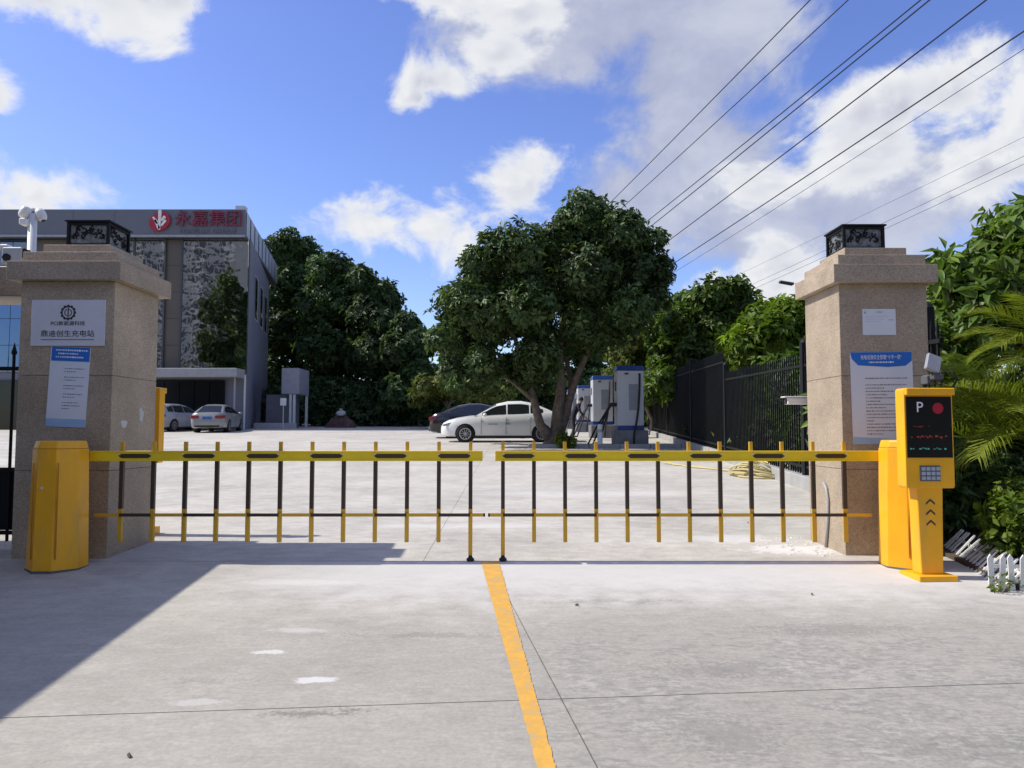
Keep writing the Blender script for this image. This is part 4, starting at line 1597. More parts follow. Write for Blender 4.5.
# ------------------------------------------------------------------ person by the chargers
def skin_body(name, V, E, rad, root, m, parent, sub=1):
    me = bpy.data.meshes.new(name)
    me.from_pydata(V, E, [])
    ob = bpy.data.objects.new(name, me)
    col.objects.link(ob)
    sk = ob.modifiers.new('skin', 'SKIN')
    sk.use_smooth_shade = True
    for i, d in enumerate(me.skin_vertices[0].data):
        d.radius = (rad[i], rad[i]) if isinstance(rad[i], (int, float)) else rad[i]
        d.use_root = (i == root)
    sb = ob.modifiers.new('sub', 'SUBSURF')
    sb.levels = sub
    sb.render_levels = sub
    bpy.context.view_layer.update()
    dg = bpy.context.evaluated_depsgraph_get()
    m2 = bpy.data.meshes.new_from_object(ob.evaluated_get(dg))
    bpy.data.objects.remove(ob)
    m2.materials.clear()
    o2 = link(name, m2, m, parent, True)
    return o2


px_ = W(573.5, 430, 30.6)
t = thing('person', 'person in dark clothes bending towards the charging cables beside the tree', 'person', (px_.x, 30.6, gz(30.6)), R(-10))
V = [(0, 0, .92), (.03, 0, 1.08), (.12, 0, 1.26), (.22, 0, 1.40), (.27, 0, 1.47), (.32, -.01, 1.56), (.335, -.01, 1.64),      # 0-6 spine and head
     (-.01, -.10, .88), (.04, -.13, .50), (-.02, -.13, .10), (.03, -.13, .035), (.17, -.14, .03),                       # 7-11 right leg
     (-.01, .10, .88), (.0, .13, .48), (-.10, .13, .10), (-.06, .13, .035), (.09, .15, .03),                            # 12-16 left leg
     (.20, -.18, 1.37), (.30, -.24, 1.12), (.46, -.20, .94), (.52, -.18, .88),                                        # 17-20 right arm
     (.20, .18, 1.37), (.27, .23, 1.12), (.42, .20, .93), (.48, .18, .87)]                                            # 21-24 left arm
E = [(0, 1), (1, 2), (2, 3), (3, 4), (4, 5), (5, 6), (0, 7), (7, 8), (8, 9), (9, 10), (10, 11), (0, 12), (12, 13), (13, 14), (14, 15), (15, 16),
     (3, 17), (17, 18), (18, 19), (19, 20), (3, 21), (21, 22), (22, 23), (23, 24)]
rad = [.14, .13, .145, .11, .055, .085, .075, .09, .062, .045, .045, .035, .09, .062, .045, .045, .035, .058, .045, .032, .035, .058, .045, .032, .035]
for hand, (hx, hy, hz) in ((20, V[20]), (24, V[24])):
    for f in range(5):
        a_ = len(V)
        oy = (-.03 + .015 * f)
        ln = (.055, .075, .08, .075, .06)[f]
        V += [(hx + .03, hy + oy, hz - .02), (hx + .03 + ln * .6, hy + oy * 1.3, hz - .02 - ln * .5), (hx + .03 + ln * .75, hy + oy * 1.3, hz - .02 - ln)]
        E += [(hand, a_), (a_, a_ + 1), (a_ + 1, a_ + 2)]
        rad += [.011, .009, .008]
CLOTH = mat('navy_cloth', (.018, .020, .030), .9)
TROU = mat('dark_trousers', (.022, .022, .026), .9)
SKIN = mat('skin', (.42, .24, .16), .6)
pb = skin_body('body', V, E, rad, 0, [CLOTH, TROU, SKIN, RUBBER], t)
for p in pb.data.polygons:
    c = p.center
    p.material_index = 2 if (c.z > 1.475 or (c.x > .42 and .7 < c.z < .97)) else (3 if c.z < .10 else (1 if c.z < .93 else 0))
mb = MB()
v2, f2 = [], []
for i in range(7):
    for j in range(14):
        th, ph = i / 6 * 1.75, j / 14 * 2 * math.pi
        v2.append((.318 + .104 * math.sin(th) * math.cos(ph) - .012, -.01 + .096 * math.sin(th) * math.sin(ph), 1.615 + .12 * math.cos(th)))
for i in range(6):
    for j in range(14):
        f2.append((i * 14 + j, i * 14 + (j + 1) % 14, (i + 1) * 14 + (j + 1) % 14, (i + 1) * 14 + j))
mb.add(v2, f2).build('hair', mat('black_hair', (.012, .011, .010), .7), t, smooth=True)
mb = MB()
for s in (-1, 1):
    mb.lathe([(.012, 0), (.012, .006)], 8, 0, Matrix.Translation((.40, -.01 + s * .035, 1.60)) @ Matrix.Rotation(R(90), 4, 'Y'))
mb.build('eyes', RUBBER, t)
MB().add([(.405, -.012, 1.60), (.405, .012 - .02, 1.60), (.43, -.01, 1.565), (.40, -.03, 1.56), (.40, .01, 1.56)], [(0, 3, 2), (0, 2, 4), (3, 4, 2)]).build('nose', SKIN, t)

# ------------------------------------------------------------------ iron fence along the right edge of the yard
PICK = MB().box(-.011, .011, -.011, .011, 0, 1.93).add([(-.011, -.011, 1.93), (.011, -.011, 1.93), (.011, .011, 1.93), (-.011, .011, 1.93), (0, 0, 2.02)], [(0, 1, 4), (1, 2, 4), (2, 3, 4), (3, 0, 4)]).mesh('picket')
PICK2 = MB().box(-.012, .012, -.012, .012, 0, 2.45).add([(-.012, -.012, 2.45), (.012, -.012, 2.45), (.012, .012, 2.45), (-.012, .012, 2.45), (0, 0, 2.54)], [(0, 1, 4), (1, 2, 4), (2, 3, 4), (3, 0, 4)]).mesh('picket')
PICK.materials.append(IRON)
PICK2.materials.append(IRON)


def fence(label, ya, yb, pick, h, sp, posts):
    t = thing('iron_fence', label, 'fence', (fx(ya) + .12, ya, gz(ya)))
    dx = 0.08

    def loc(Y):
        return Vector((dx * (Y - ya), Y - ya, gz(Y) - gz(ya)))
    Y = ya + .08
    while Y < yb - .03:
        o_ = link('picket', pick, None, t)
        o_.location = loc(Y) + Vector((0, 0, .20))
        Y += sp
    for z in (.34, h - .12):
        a_, b2 = loc(ya), loc(yb)
        MB().bar(a_ + Vector((.0, 0, z)), b2 + Vector((.0, 0, z)), .045, .045).build('rail', IRON, t)
    for Y in posts:
        p = loc(Y)
        MB().box(p.x - .055, p.x + .055, p.y - .055, p.y + .055, p.z - .05, p.z + h + .25).build('post', IRON, t, bevel=.006)
        MB().lathe([(.07, 0), (.05, .04), (.02, .07)], 10, 0, Matrix.Translation((p.x, p.y, p.z + h + .25))).build('post_cap', IRON, t)
    a_, b2 = loc(ya), loc(yb)
    L_ = (b2 - a_).length
    n_ = max(1, int(L_ / 1.6))
    for i in range(n_):
        p0, p1 = a_.lerp(b2, i / n_ + .002), a_.lerp(b2, (i + 1) / n_ - .002)
        MB().bar(p0 + Vector((0, 0, .09)), p1 + Vector((0, 0, .09)), .26, .24).build('kerb_stone', kk_, t, bevel=.012)
    return t


fence('black picket fence on a low kerb, nearest run behind the right pillar', 7.7, 18.7, PICK, 2.10, .135, (8.0, 12.3, 18.65))
fence('taller black picket fence running on past the charging stations', 18.82, 38.0, PICK2, 2.55, .15, (24.0, 30.0, 36.0))

# hose lying at the kerb
t = thing('hose_coil', 'tangled pale yellow hose lying against the fence kerb', 'hose', (0, 0, 0))
rs = random.Random(21)
hp = G(758, 476)
t.location = (hp.x, hp.y, gz(hp.y))
for kx_ in range(9):
    pts = []
    a0 = rs.uniform(0, 6)
    ra, rb = rs.uniform(.28, .55), rs.uniform(.28, .55)
    ox, oy = rs.uniform(-.1, .1), rs.uniform(-.1, .1)
    for i in range(26):
        a_ = a0 + i * .26
        pts.append((ox + ra * math.cos(a_) + rs.uniform(-.02, .02), oy + rb * math.sin(a_) * 1.4, .025 + S2 * (oy + rb * math.sin(a_)) * 1.4 + .035 * kx_ * (.6 + .4 * math.sin(a_ * 2)) + max(0, math.cos(a_ - .5)) * .05 * kx_ / 5))
    MB().tube(pts, .017, 6).build('loop', mat('hose_yellow', (.52, .44, .20), .6), t, smooth=True)
pts = []
for i in range(40):
    u = i / 39
    pts.append((-.2 - 1.0 * u + .12 * math.sin(u * 9), .2 + u * 3.2 + .3 * math.sin(u * 5), .02 + S2 * (.2 + u * 3.2 + .3 * math.sin(u * 5))))
for kx_ in range(3):
    MB().tube([(x + .07 * kx_ * math.sin(i * .3 + kx_), y + .1 * kx_, z + S2 * .1 * kx_) for i, (x, y, z) in enumerate(pts)], .017, 6).build('loose_end', mat('hose_yellow', (.52, .44, .20), .6), t, smooth=True)

# ------------------------------------------------------------------ vegetation
def leaf_mesh(name, V4, tone):
    """V4: (n,4,3) base,left,tip,right ; two triangles each"""
    n = len(V4)
    me = bpy.data.meshes.new(name)
    me.vertices.add(4 * n)
    me.vertices.foreach_set('co', V4.reshape(-1).astype(np.float32))
    idx = np.arange(n)[:, None] * 4
    tri = np.concatenate([idx + np.array([[0, 1, 2]]), idx + np.array([[0, 2, 3]])], 1).reshape(-1)
    me.loops.add(6 * n)
    me.loops.foreach_set('vertex_index', tri.astype(np.int32))
    me.polygons.add(2 * n)
    me.polygons.foreach_set('loop_start', (np.arange(2 * n) * 3).astype(np.int32))
    at = me.attributes.new('tone', 'FLOAT_COLOR', 'POINT')
    c = np.ones((n, 4, 4), np.float32)
    c[:, :, :3] = tone[:, None, :]
    at.data.foreach_set('color', c.reshape(-1))
    me.update()
    me.validate()
    return me


def rosettes(seed, clumps, n_ros, per, ln, wd, droop=.35, up=.5, shell=.45, var=.3, yellow=.15, spread=(55, 105)):
    """leaf rosettes scattered through ellipsoidal clumps (cx,cy,cz,rx,ry,rz)"""
    rs = np.random.RandomState(seed)
    C = np.array(clumps, float)
    pw = C[:, 3] * C[:, 5] + C[:, 3] * C[:, 4]
    k = rs.choice(len(C), n_ros, p=pw / pw.sum())
    d = rs.normal(size=(n_ros, 3))
    d /= np.linalg.norm(d, axis=1)[:, None]
    rad = shell + (1.06 - shell) * rs.rand(n_ros) ** .6
    lump = 1 + .16 * np.sin(d[:, 0] * 5 + k) * np.sin(d[:, 2] * 6 + 2 * k) + .1 * rs.normal(size=n_ros)
    cen = C[k, :3] + d * C[k, 3:6] * (rad * lump)[:, None]
    o = d + np.array([0, 0, up])
    o += rs.normal(size=o.shape) * .35
    o /= np.linalg.norm(o, axis=1)[:, None]
    n = n_ros * per
    cen = np.repeat(cen, per, 0)
    o = np.repeat(o, per, 0)
    ref = np.where(np.abs(o[:, 2:3]) < .9, np.array([[0, 0, 1.]]), np.array([[1., 0, 0]]))
    u = np.cross(o, ref)
    u /= np.linalg.norm(u, axis=1)[:, None]
    w = np.cross(o, u)
    ph = rs.rand(n) * 6.283
    th = np.radians(rs.uniform(spread[0], spread[1], n))
    side = u * np.cos(ph)[:, None] + w * np.sin(ph)[:, None]
    ax = o * np.cos(th)[:, None] + side * np.sin(th)[:, None] + np.array([0, 0, -1.]) * (droop * rs.rand(n))[:, None]
    ax /= np.linalg.norm(ax, axis=1)[:, None]
    sd = np.cross(ax, o)
    sd /= np.linalg.norm(sd, axis=1)[:, None] + 1e-9
    nr = np.cross(sd, ax)
    sz = np.repeat(rs.uniform(.75, 1.3, n_ros), per)
    L = (ln * sz * rs.uniform(.65, 1.2, n))[:, None]
    Wd = (wd * sz * rs.uniform(.7, 1.2, n))[:, None]
    base = cen + ax * .03
    mid = base + ax * L * .48 + nr * L * .05
    tip = base + ax * L - nr * L * .10
    V4 = np.stack([base, mid + sd * Wd * .5 + nr * Wd * .15, tip, mid - sd * Wd * .5 + nr * Wd * .15], 1)
    ct = rs.uniform(.72, 1.28, len(C))
    tr = np.repeat(rs.uniform(1 - var, 1 + var, n_ros) * ct[k], per) * rs.uniform(.8, 1.2, n)

    ty = np.repeat(rs.rand(n_ros), per)
    tone = np.stack([tr * (1 + yellow * 1.2 * ty), tr * (1 + yellow * .5 * ty), tr * (1 - .3 * yellow * ty)], 1)
    return V4, tone


def limb(mb, pts, r0, r1, n=8):
    k = len(pts)
    # smooth the polyline a little
    P = [Vector(p) for p in pts]
    out = [P[0]]
    for i in range(k - 1):
        a_, b2 = P[i], P[i + 1]
        out += [a_.lerp(b2, .5) + Vector((random.uniform(-.03, .03), random.uniform(-.03, .03), 0)) * (b2 - a_).length, b2]
    m_ = len(out)
    mb.tube(out, [r0 + (r1 - r0) * (i / (m_ - 1)) ** .8 for i in range(m_)], n)


def px_clumps(lst, Y, o, scale, depth=2.2, layers=3, seed=0):
    rs = random.Random(seed)
    out = []
    for (x, y, r) in lst:
        for l in range(layers):
            f = (l - (layers - 1) / 2) / max(1, (layers - 1) / 2) if layers > 1 else 0
            Yc = Y + f * depth * rs.uniform(.7, 1.1)
            # the same place seen from the side: keep height and offset, spread in depth
            p = W(x, y, Y)
            rr_ = r * scale * (.9 if f == 0 else .76)
            out.append((p.x - o[0] + rs.uniform(-.2, .2), Yc - o[1], p.z - o[2] + rs.uniform(-.15, .15), rr_, rr_ * 1.05, rr_ * .92))
    return out


LEAF_BIG = leaf_mat('leaf_dark_glossy', (.055, .092, .032), .22, .42)
LEAF_BACK = leaf_mat('leaf_deep_green', (.058, .102, .040), .30, .5)
LEAF_MID = leaf_mat('leaf_mid_green', (.085, .145, .030), .32, .45)
LEAF_LITE = leaf_mat('leaf_fresh_green', (.110, .185, .022), .35, .45)
LEAF_OLIVE = leaf_mat('leaf_olive', (.095, .130, .035), .28, .5)

# the big multi-stemmed tree over the white car
tb = G(553, 446)
TY = 25.0
to = (W(556, 446, TY).x, TY, gz(TY))
t = thing('shade_tree', 'big dark multi-stemmed shade tree in the middle of the yard', 'tree', to)
cl = px_clumps([(585, 230, 31), (556, 250, 27), (616, 246, 28), (642, 252, 14), (520, 268, 30), (480, 270, 24), (500, 262, 18), (462, 308, 27), (447, 340, 19), (452, 374, 17), (490, 318, 32), (486, 366, 26), (530, 310, 36), (530, 362, 27),
                (580, 282, 36), (630, 282, 33), (655, 280, 13), (640, 308, 16), (612, 320, 24), (578, 330, 26), (470, 388, 9)], TY, to, TY / F, 2.3, 3, 4)
V4, tone = rosettes(1, cl, 10500, 8, .21, .085, .5, .5, .5, .32, .2)
link('crown', leaf_mesh('crown', V4, tone), LEAF_BIG, t)
mb = MB()


def tp(x, y, dy=0):
    p = W(x, y, TY)
    return (p.x - to[0], dy, p.z - to[2])


tr = MB()
tr.tube([tp(556, 449), tp(556, 445), tp(556, 440), tp(557, 430, .02)], [.62, .48, .34, .24], 12)
limb(tr, [tp(557, 432), tp(558, 410), tp(561, 385), tp(560, 350), tp(565, 310), tp(580, 260, .2)], .24, .05, 10)
limb(tr, [tp(551, 441, -.05), tp(540, 425, -.2), tp(534, 402, -.3), tp(528, 375, -.3), tp(515, 340, -.4), tp(492, 310, -.4)], .20, .05, 10)
limb(tr, [tp(558, 436, .05), tp(566, 415, .1), tp(572, 392, .1), tp(582, 365, .0), tp(600, 330, -.2), tp(628, 292, -.2)], .20, .05, 10)
limb(tr, [tp(533, 400, -.3), tp(515, 385, -.6), tp(490, 370, -.8)], .09, .03, 7)
limb(tr, [tp(572, 392, .1), tp(568, 360, .6), tp(552, 320, .8), tp(540, 280, .8)], .10, .03, 7)
limb(tr, [tp(560, 360, 0), tp(545, 330, .3), tp(530, 300, .6)], .09, .03, 7)
limb(tr, [tp(590, 350, 0), tp(612, 335, .3), tp(640, 310, .5)], .08, .03, 7)
tr.build('trunk', BARK, t, smooth=True)

# flowering plant at the foot of the tree
fp = W(562, 440, 24.3)
t = thing('flowering_plant', 'small yellow-green plant at the foot of the big tree', 'plant', (fp.x, 24.15, gz(24.15)))
V4, tone = rosettes(5, [(0, 0, .25, .22, .2, .25), (.25, .1, .18, .16, .15, .18)], 70, 7, .15, .06, .3, .6, .2, .3, .6)
link('foliage', leaf_mesh('foliage', V4, tone), LEAF_LITE, t)
mb = MB()
for i in range(5):
    mb.tube([(0, 0, -.02), (random.uniform(-.2, .3), random.uniform(-.1, .1), .35)], .012, 5)
mb.build('stem', BARK, t)


def bg_tree(name, label, base_px, Y, lst, n_ros, ln, wd, m, depth=2.5, layers=3, seed=0, group=None, trunk_r=.25, top_px=None, yellow=.2, per=7, bark=BARK):
    bx = W(base_px, 430, Y).x
    o_ = (bx, Y, gz(Y))
    t_ = thing(name, label, 'tree', o_, 0, group)
    cl_ = px_clumps(lst, Y, o_, Y / F, depth, layers, seed)
    V4_, tone_ = rosettes(seed + 100, cl_, n_ros, per, ln, wd, .5, .5, .45, .32, yellow)
    link('crown', leaf_mesh('crown', V4_, tone_), m, t_)
    mb_ = MB()
    xs = sum(c[0] for c in lst) / len(lst)
    yt = min(c[1] for c in lst)
    yl_ = max(c[1] for c in lst)

    def q_(x, y, dy=0):
        p = W(x, y, Y)
        return (p.x - o_[0], dy, p.z - o_[2])
    limb(mb_, [(0, 0, -.15), q_(base_px + 1, 420), q_((base_px + xs) / 2, (420 + yl_) / 2), q_(xs, (yt + yl_) / 2), q_(xs, yt + 12)], trunk_r, .05, 9)
    for c in lst[::2]:
        limb(mb_, [q_((base_px + xs) / 2, (420 + yl_) / 2 - 4), q_((c[0] + xs) / 2, (c[1] + yl_) / 2 + 4, .3), q_(c[0], c[1], .2)], trunk_r * .45, .03, 6)
    mb_.build('trunk', bark, t_, smooth=True)
    return t_


GB = 'dark trees beyond the yard'
bg_tree('yard_tree', 'tallest dark tree, just right of the office building corner', 296, 66, [(286, 258, 20), (302, 250, 16), (303, 285, 24), (285, 300, 24), (294, 335, 28), (312, 318, 22), (285, 375, 24), (303, 385, 26), (278, 340, 20)], 5200, .42, .2, LEAF_BACK, 3.5, 3, 11, GB, .35)
bg_tree('yard_tree', 'second dark tree from the office building, with rounded top', 332, 60, [(330, 278, 18), (345, 272, 15), (325, 310, 26), (350, 310, 26), (335, 350, 30), (355, 355, 24), (330, 392, 26), (352, 398, 24)], 4800, .44, .2, LEAF_BACK, 3.5, 3, 12, GB, .32)
bg_tree('yard_tree', 'third dark tree from the office building, stepping down to the right', 374, 58, [(368, 285, 16), (385, 298, 18), (372, 320, 26), (392, 330, 22), (378, 360, 28), (395, 372, 22), (372, 400, 24), (392, 405, 20)], 4500, .43, .2, LEAF_BACK, 3.2, 3, 13, GB, .3)
bg_tree('yard_tree', 'lowest dark tree at the right end of the row, next to the big shade tree', 414, 55, [(410, 328, 15), (420, 345, 15), (405, 352, 20), (416, 375, 20), (402, 392, 22), (421, 398, 14)], 3200, .42, .2, LEAF_BACK, 2.8, 3, 14, GB, .26)
bg_tree('yard_tree', 'sunlit olive bush-like tree behind the black sedan', 438, 47, [(430, 388, 14), (448, 384, 14), (466, 388, 14), (484, 392, 14), (420, 396, 9), (500, 394, 13)], 1500, .34, .16, LEAF_OLIVE, 1.6, 3, 15, None, .12, yellow=.4)
bg_tree('yard_tree', 'pale-stemmed tree with thin crown seen under the big tree', 465, 50, [(468, 360, 14), (450, 352, 12), (485, 355, 14), (505, 365, 14)], 900, .34, .16, LEAF_MID, 1.6, 2, 16, None, .10, bark=BARKL)
bg_tree('yard_tree', 'shadowed tree seen between the trunks of the big shade tree', 566, 54, [(545, 350, 20), (570, 345, 20), (592, 355, 18), (555, 380, 22), (585, 385, 22), (530, 385, 18), (605, 378, 14)], 2600, .38, .18, LEAF_BACK, 2.5, 3, 17, None, .2)
# hedge that closes the back of the yard
t = thing('back_hedge', 'long dark hedge closing the far side of the yard under the trees', 'hedge', (-6, 54, gz(54)))
cl = []
for i in range(34):
    x = -11 + i * .98
    cl.append((x, random.uniform(-.4, .4), 1.0, .95, 1.0, 1.1))
    cl.append((x + .4, random.uniform(-.2, .6), 2.3, .95, 1.0, 1.1))
V4, tone = rosettes(61, cl, 4800, 7, .36, .17, .4, .4, .5, .3, .15)
link('foliage', leaf_mesh('foliage', V4, tone), LEAF_BACK, t)
mb = MB()
for i in range(34):
    x = -11 + i * .98
    mb.tube([(x, 0, -.1), (x + .1, .1, 2.2)], .05, 5)
mb.build('stems', BARK, t)
# boundary wall behind the hedge
t = thing('boundary_wall', 'weathered grey boundary wall glimpsed behind the hedge and trees', 'wall', (-4, 66, gz(65.9)))
for i in range(12):
    MB().box(-18 + i * 3 + .02, -15 + i * 3 - .02, -.12, .12, -.3, 2.6).build('wall_panel', mat('old_render', (.20, .20, .19), .9, var=.25, bump=.3), t)
MB().box(-18.1, 18.1, -.18, .18, 2.601, 2.75).build('coping', mat('old_render', (.20, .20, .19), .9), t)
hp = W(446, 372, 75)
t = thing('distant_house', 'scrap of a pale house showing between trees left of the shade tree', 'house', (hp.x, 75, gz(75)))
hh = hp.z - t.location.z
MB().box(-2.2, 1.2, 0, 4, -.3, hh).build('wall', mat('far_white', (.62, .62, .62), .8), t)
MB().prism([(-2.5, hh + .001), (1.5, hh + .001), (-.5, hh + .9)], -4.2, .3, 0, Matrix.Rotation(R(90), 4, 'X')).build('roof', mat('far_roof', (.55, .56, .58), .6), t)
MB().box(-.9, .1, -.03, .02, hh - 1.6, hh - .4).build('window', DGLASS, t)

# dark heap under the trees
hp = G(341, 432.5) or W(341, 432, 50)
hp = W(341, 432, 49.5)
t = thing('rubbish_heap', 'dark brown heap with a pale bag on top, under the dark trees', 'heap', (hp.x, 49.5, gz(49.5)))
rs = np.random.RandomState(3)
v2, f2 = [], []
NR, NA = 7, 18
for i in range(NR):
    for j in range(NA):
        a_ = j / NA * 6.283
        r_ = (1 - i / (NR - .9)) ** .7
        v2.append((r_ * math.cos(a_) * (.92 + .2 * rs.rand()), r_ * math.sin(a_) * .7 * (.9 + .2 * rs.rand()), (i / (NR - 1)) ** .8 * .95 + .1 * rs.rand() - .05))
for i in range(NR - 1):
    for j in range(NA):
        f2.append((i * NA + j, i * NA + (j + 1) % NA, (i + 1) * NA + (j + 1) % NA, (i + 1) * NA + j))
f2.append(tuple((NR - 1) * NA + j for j in range(NA)))
MB().add(v2, f2).build('heap', mat('heap_brown', (.10, .055, .045), .95, var=.5, scale=3, bump=.6), t)
bmb = MB().lathe([(.05, 0), (.28, .05), (.33, .18), (.22, .30), (.06, .36), (.12, .44)], 12, 0, Matrix.Translation((.05, -.25, .78)) @ Matrix.Rotation(R(18), 4, 'X'))
bmb.build('bag', mat('pale_bag', (.42, .42, .40), .8, bump=.4, bscale=9), t, smooth=True)

# trees and bushes beyond the iron fence
bg_tree('fence_tree', 'light green leafy tree above the fence, left of the right pillar', 768, 21, [(772, 322, 22), (792, 318, 20), (750, 338, 18), (775, 350, 24), (740, 352, 16), (798, 350, 22), (765, 372, 20), (790, 380, 22)], 2600, .23, .10, LEAF_LITE, 1.3, 3, 21, None, .12, yellow=.3)
bg_tree('fence_tree', 'dense dark-green tree above the fence, right of the charging stations', 690, 30, [(700, 300, 20), (683, 312, 22), (716, 296, 14), (728, 312, 16), (665, 330, 22), (700, 335, 26), (720, 345, 22), (675, 360, 24), (705, 372, 24), (660, 385, 22), (690, 395, 22), (720, 390, 20)], 4200, .28, .12, LEAF_MID, 2.3, 3, 22, None, .2)
bg_tree('fence_tree', 'olive-leaved tree behind the charging stations, touching the big tree', 652, 36, [(650, 318, 16), (640, 340, 20), (655, 360, 20), (625, 352, 16), (640, 385, 20), (618, 375, 14), (662, 395, 18)], 2600, .30, .13, LEAF_OLIVE, 2.2, 3, 23, None, .18, yellow=.4)
bg_tree('fence_tree', 'far rounded tree over the fence, peeping between nearer crowns', 745, 42, [(738, 310, 13), (755, 316, 14), (728, 325, 14), (748, 335, 18)], 1300, .34, .15, LEAF_BACK, 2, 2, 24, None, .2)
t = thing('fence_hedge', 'dark tangle of bushes standing directly behind the iron fence', 'hedge', (fx(20) + 1.2, 20, gz(20)))
cl = []
rs = random.Random(8)
for i in range(34):
    Y = -9 + i * .9
    cl.append((.08 * Y + rs.uniform(-.2, .4), Y, .7 + S2 * Y, .8, .8, .8))
    cl.append((.08 * Y + rs.uniform(0, .6), Y, 1.6 + S2 * Y + rs.uniform(-.2, .3), .75, .8, .75))
V4, tone = rosettes(62, cl, 5200, 7, .2, .09, .4, .4, .5, .35, .2)
link('foliage', leaf_mesh('foliage', V4, tone), LEAF_MID, t)
mb = MB()
for i in range(34):
    Y = -9 + i * .9
    mb.tube([(.08 * Y + .1, Y, S2 * Y - .1), (.08 * Y + .2, Y + .1, S2 * Y + 1.6)], .04, 5)
mb.build('stems', BARK, t)

# ------------------------------------------------------------------ planting bed on the right
BED = MB()
poly = [(3.80, 7.0), (3.72, 6.3), (3.62, 5.62), (3.95, 5.42), (5.0, 5.1), (9.0, 4.4), (9.0, 14), (4.9, 14), (4.15, 7.7)]
n = len(poly)
BED.add([(p[0], p[1], gz(p[1]) + .035) for p in poly] + [(p[0], p[1], gz(p[1]) - .05) for p in poly], [tuple(range(n))] + [(i, n + i, n + (i + 1) % n, (i + 1) % n) for i in range(n)])
bed = BED.build('planting_bed', SOIL)
tag(bed, kind='structure')

WP = mat('picket_white', (.72, .72, .70), .5, var=.06, dirt=.3, dirtcol=(.4, .38, .33))


def edging(label, pa, pb, n_, h, lean, first_up=True):
    t_ = thing('picket_edging', label, 'edging fence', (pa[0], pa[1], gz(pa[1])))
    a_, b2 = Vector(pa), Vector(pb)
    d = (b2 - a_)
    ang = math.atan2(d.y, d.x)
    rs_ = random.Random(n_)
    for i in range(n_):
        p = a_ + d * (i / max(1, n_ - 1))
        lz = gz(p.y) - t_.location.z
        jx, jl = rs_.uniform(-3, 3), rs_.uniform(-3, 5)
        M4 = Matrix.Translation((p.x - pa[0], p.y - pa[1], lz)) @ Matrix.Rotation(ang, 4, 'Z') @ Matrix.Rotation(R(lean[0] + jx), 4, 'Y') @ Matrix.Rotation(R(lean[1] + jl), 4, 'X')
        hw_ = .019
        MB().prism([(-hw_, -.02), (hw_, -.02), (hw_, h - .03), (0, h), (-hw_, h - .03)], -.006, .006, 0, M4 @ Matrix.Rotation(R(90), 4, 'X')).build('picket', WP, t_)
    for z in (.07, h - .09):
        q0 = a_ + d * 0
        M0 = Matrix.Rotation(ang, 4, 'Z') @ Matrix.Rotation(R(lean[0]), 4, 'Y') @ Matrix.Rotation(R(lean[1]), 4, 'X')
        off = M0 @ Vector((0, .012, z))
        e1 = Vector((d.x, d.y, gz(b2.y) - gz(a_.y)))
        MB().bar(off, off + e1, .012, .025).build('rail', WP, t_)
    return t_


ea, eb, ec_ = G(946, 553), G(988, 585), G(992, 590)
edging('upright white picket edging at the right margin of the driveway', (ec_.x, ec_.y), (ec_.x + .9, ec_.y - .10), 14, .26, (0, 0))
edging('row of white edging pickets pushed over behind the payment console', (3.90, 7.0), (3.56, 5.62), 20, .27, (-12, -48))

# broad-leaved tree overhanging from the right
RX = W(985, 430, 9.8)
ro = (5.9, 9.8, gz(9.8))
t = thing('broadleaf_tree', 'large-leaved bright green tree leaning in at the right edge', 'tree', ro)
lst = [(1010, 232, 26), (985, 262, 30), (955, 282, 24), (1015, 275, 30), (938, 300, 18), (975, 305, 32), (1020, 320, 34), (950, 330, 24), (1050, 250, 40), (1060, 310, 40), (930, 275, 12), (1045, 215, 26)]
cl = px_clumps(lst, 9.8, ro, 9.8 / F, .8, 3, 31)
V4, tone = rosettes(71, cl, 1500, 6, .20, .088, .75, .4, .35, .3, .3, (60, 120))
cr = link('crown', leaf_mesh('crown', V4, tone), LEAF_MID, t)
tag(cr, kind='stuff')
LM = leaf_mat('leaf_fresh_glossy', (.088, .152, .024), .30, .36)
meshes = []
for s in range(3):
    r_ = random.Random(s)
    Ln, Wl = .23 + .03 * s, .088 + .008 * s
    vs2, f2 = [], []
    K = 5
    for i in range(K + 1):
        u = i / K
        w_ = Wl * math.sin(math.pi * min(1, u ** .8)) * .5 + .001
        z = -.22 * Ln * u * u * (1 + .4 * s)
        for sgn in (-1, 0, 1):
            vs2.append((Ln * u, sgn * w_, z + abs(sgn) * w_ * .45))
    for i in range(K):
        for j in range(2):
            f2.append((3 * i + j, 3 * i + j + 1, 3 * i + j + 4, 3 * i + j + 3))
    me = MB().add(vs2, f2).mesh('leaf')
    at = me.attributes.new('tone', 'FLOAT_COLOR', 'POINT')
    at.data.foreach_set('color', [1.0] * (4 * len(me.vertices)))
    me.materials.append(LM)
    me.polygons.foreach_set('use_smooth', [True] * len(me.polygons))
    meshes.append(me)
rs = random.Random(77)
cnt = 0
while cnt < 290:
    c = rs.choice(cl)
    d = Vector((rs.gauss(-.2, 1), rs.gauss(-.7, .7), rs.gauss(.3, .8))).normalized()
    p = Vector(c[:3]) + Vector((d.x * c[3], d.y * c[4], d.z * c[5])) * rs.uniform(.95, 1.12)
    yaw = math.atan2(d.y, d.x) + rs.uniform(-1.2, 1.2)
    o_ = link('leaf', rs.choice(meshes), None, t)
    o_.location = p
    o_.rotation_euler = (rs.uniform(-.5, .5), rs.uniform(.1, 1.1), yaw)
    k = rs.uniform(.75, 1.15)
    o_.scale = (k, k, k)
    cnt += 1
mb = MB()
limb(mb, [(0, 0, -.1), (-.05, .05, 1.0), (-.2, 0, 2.0), (.1, 0, 3.0)], .12, .05, 8)
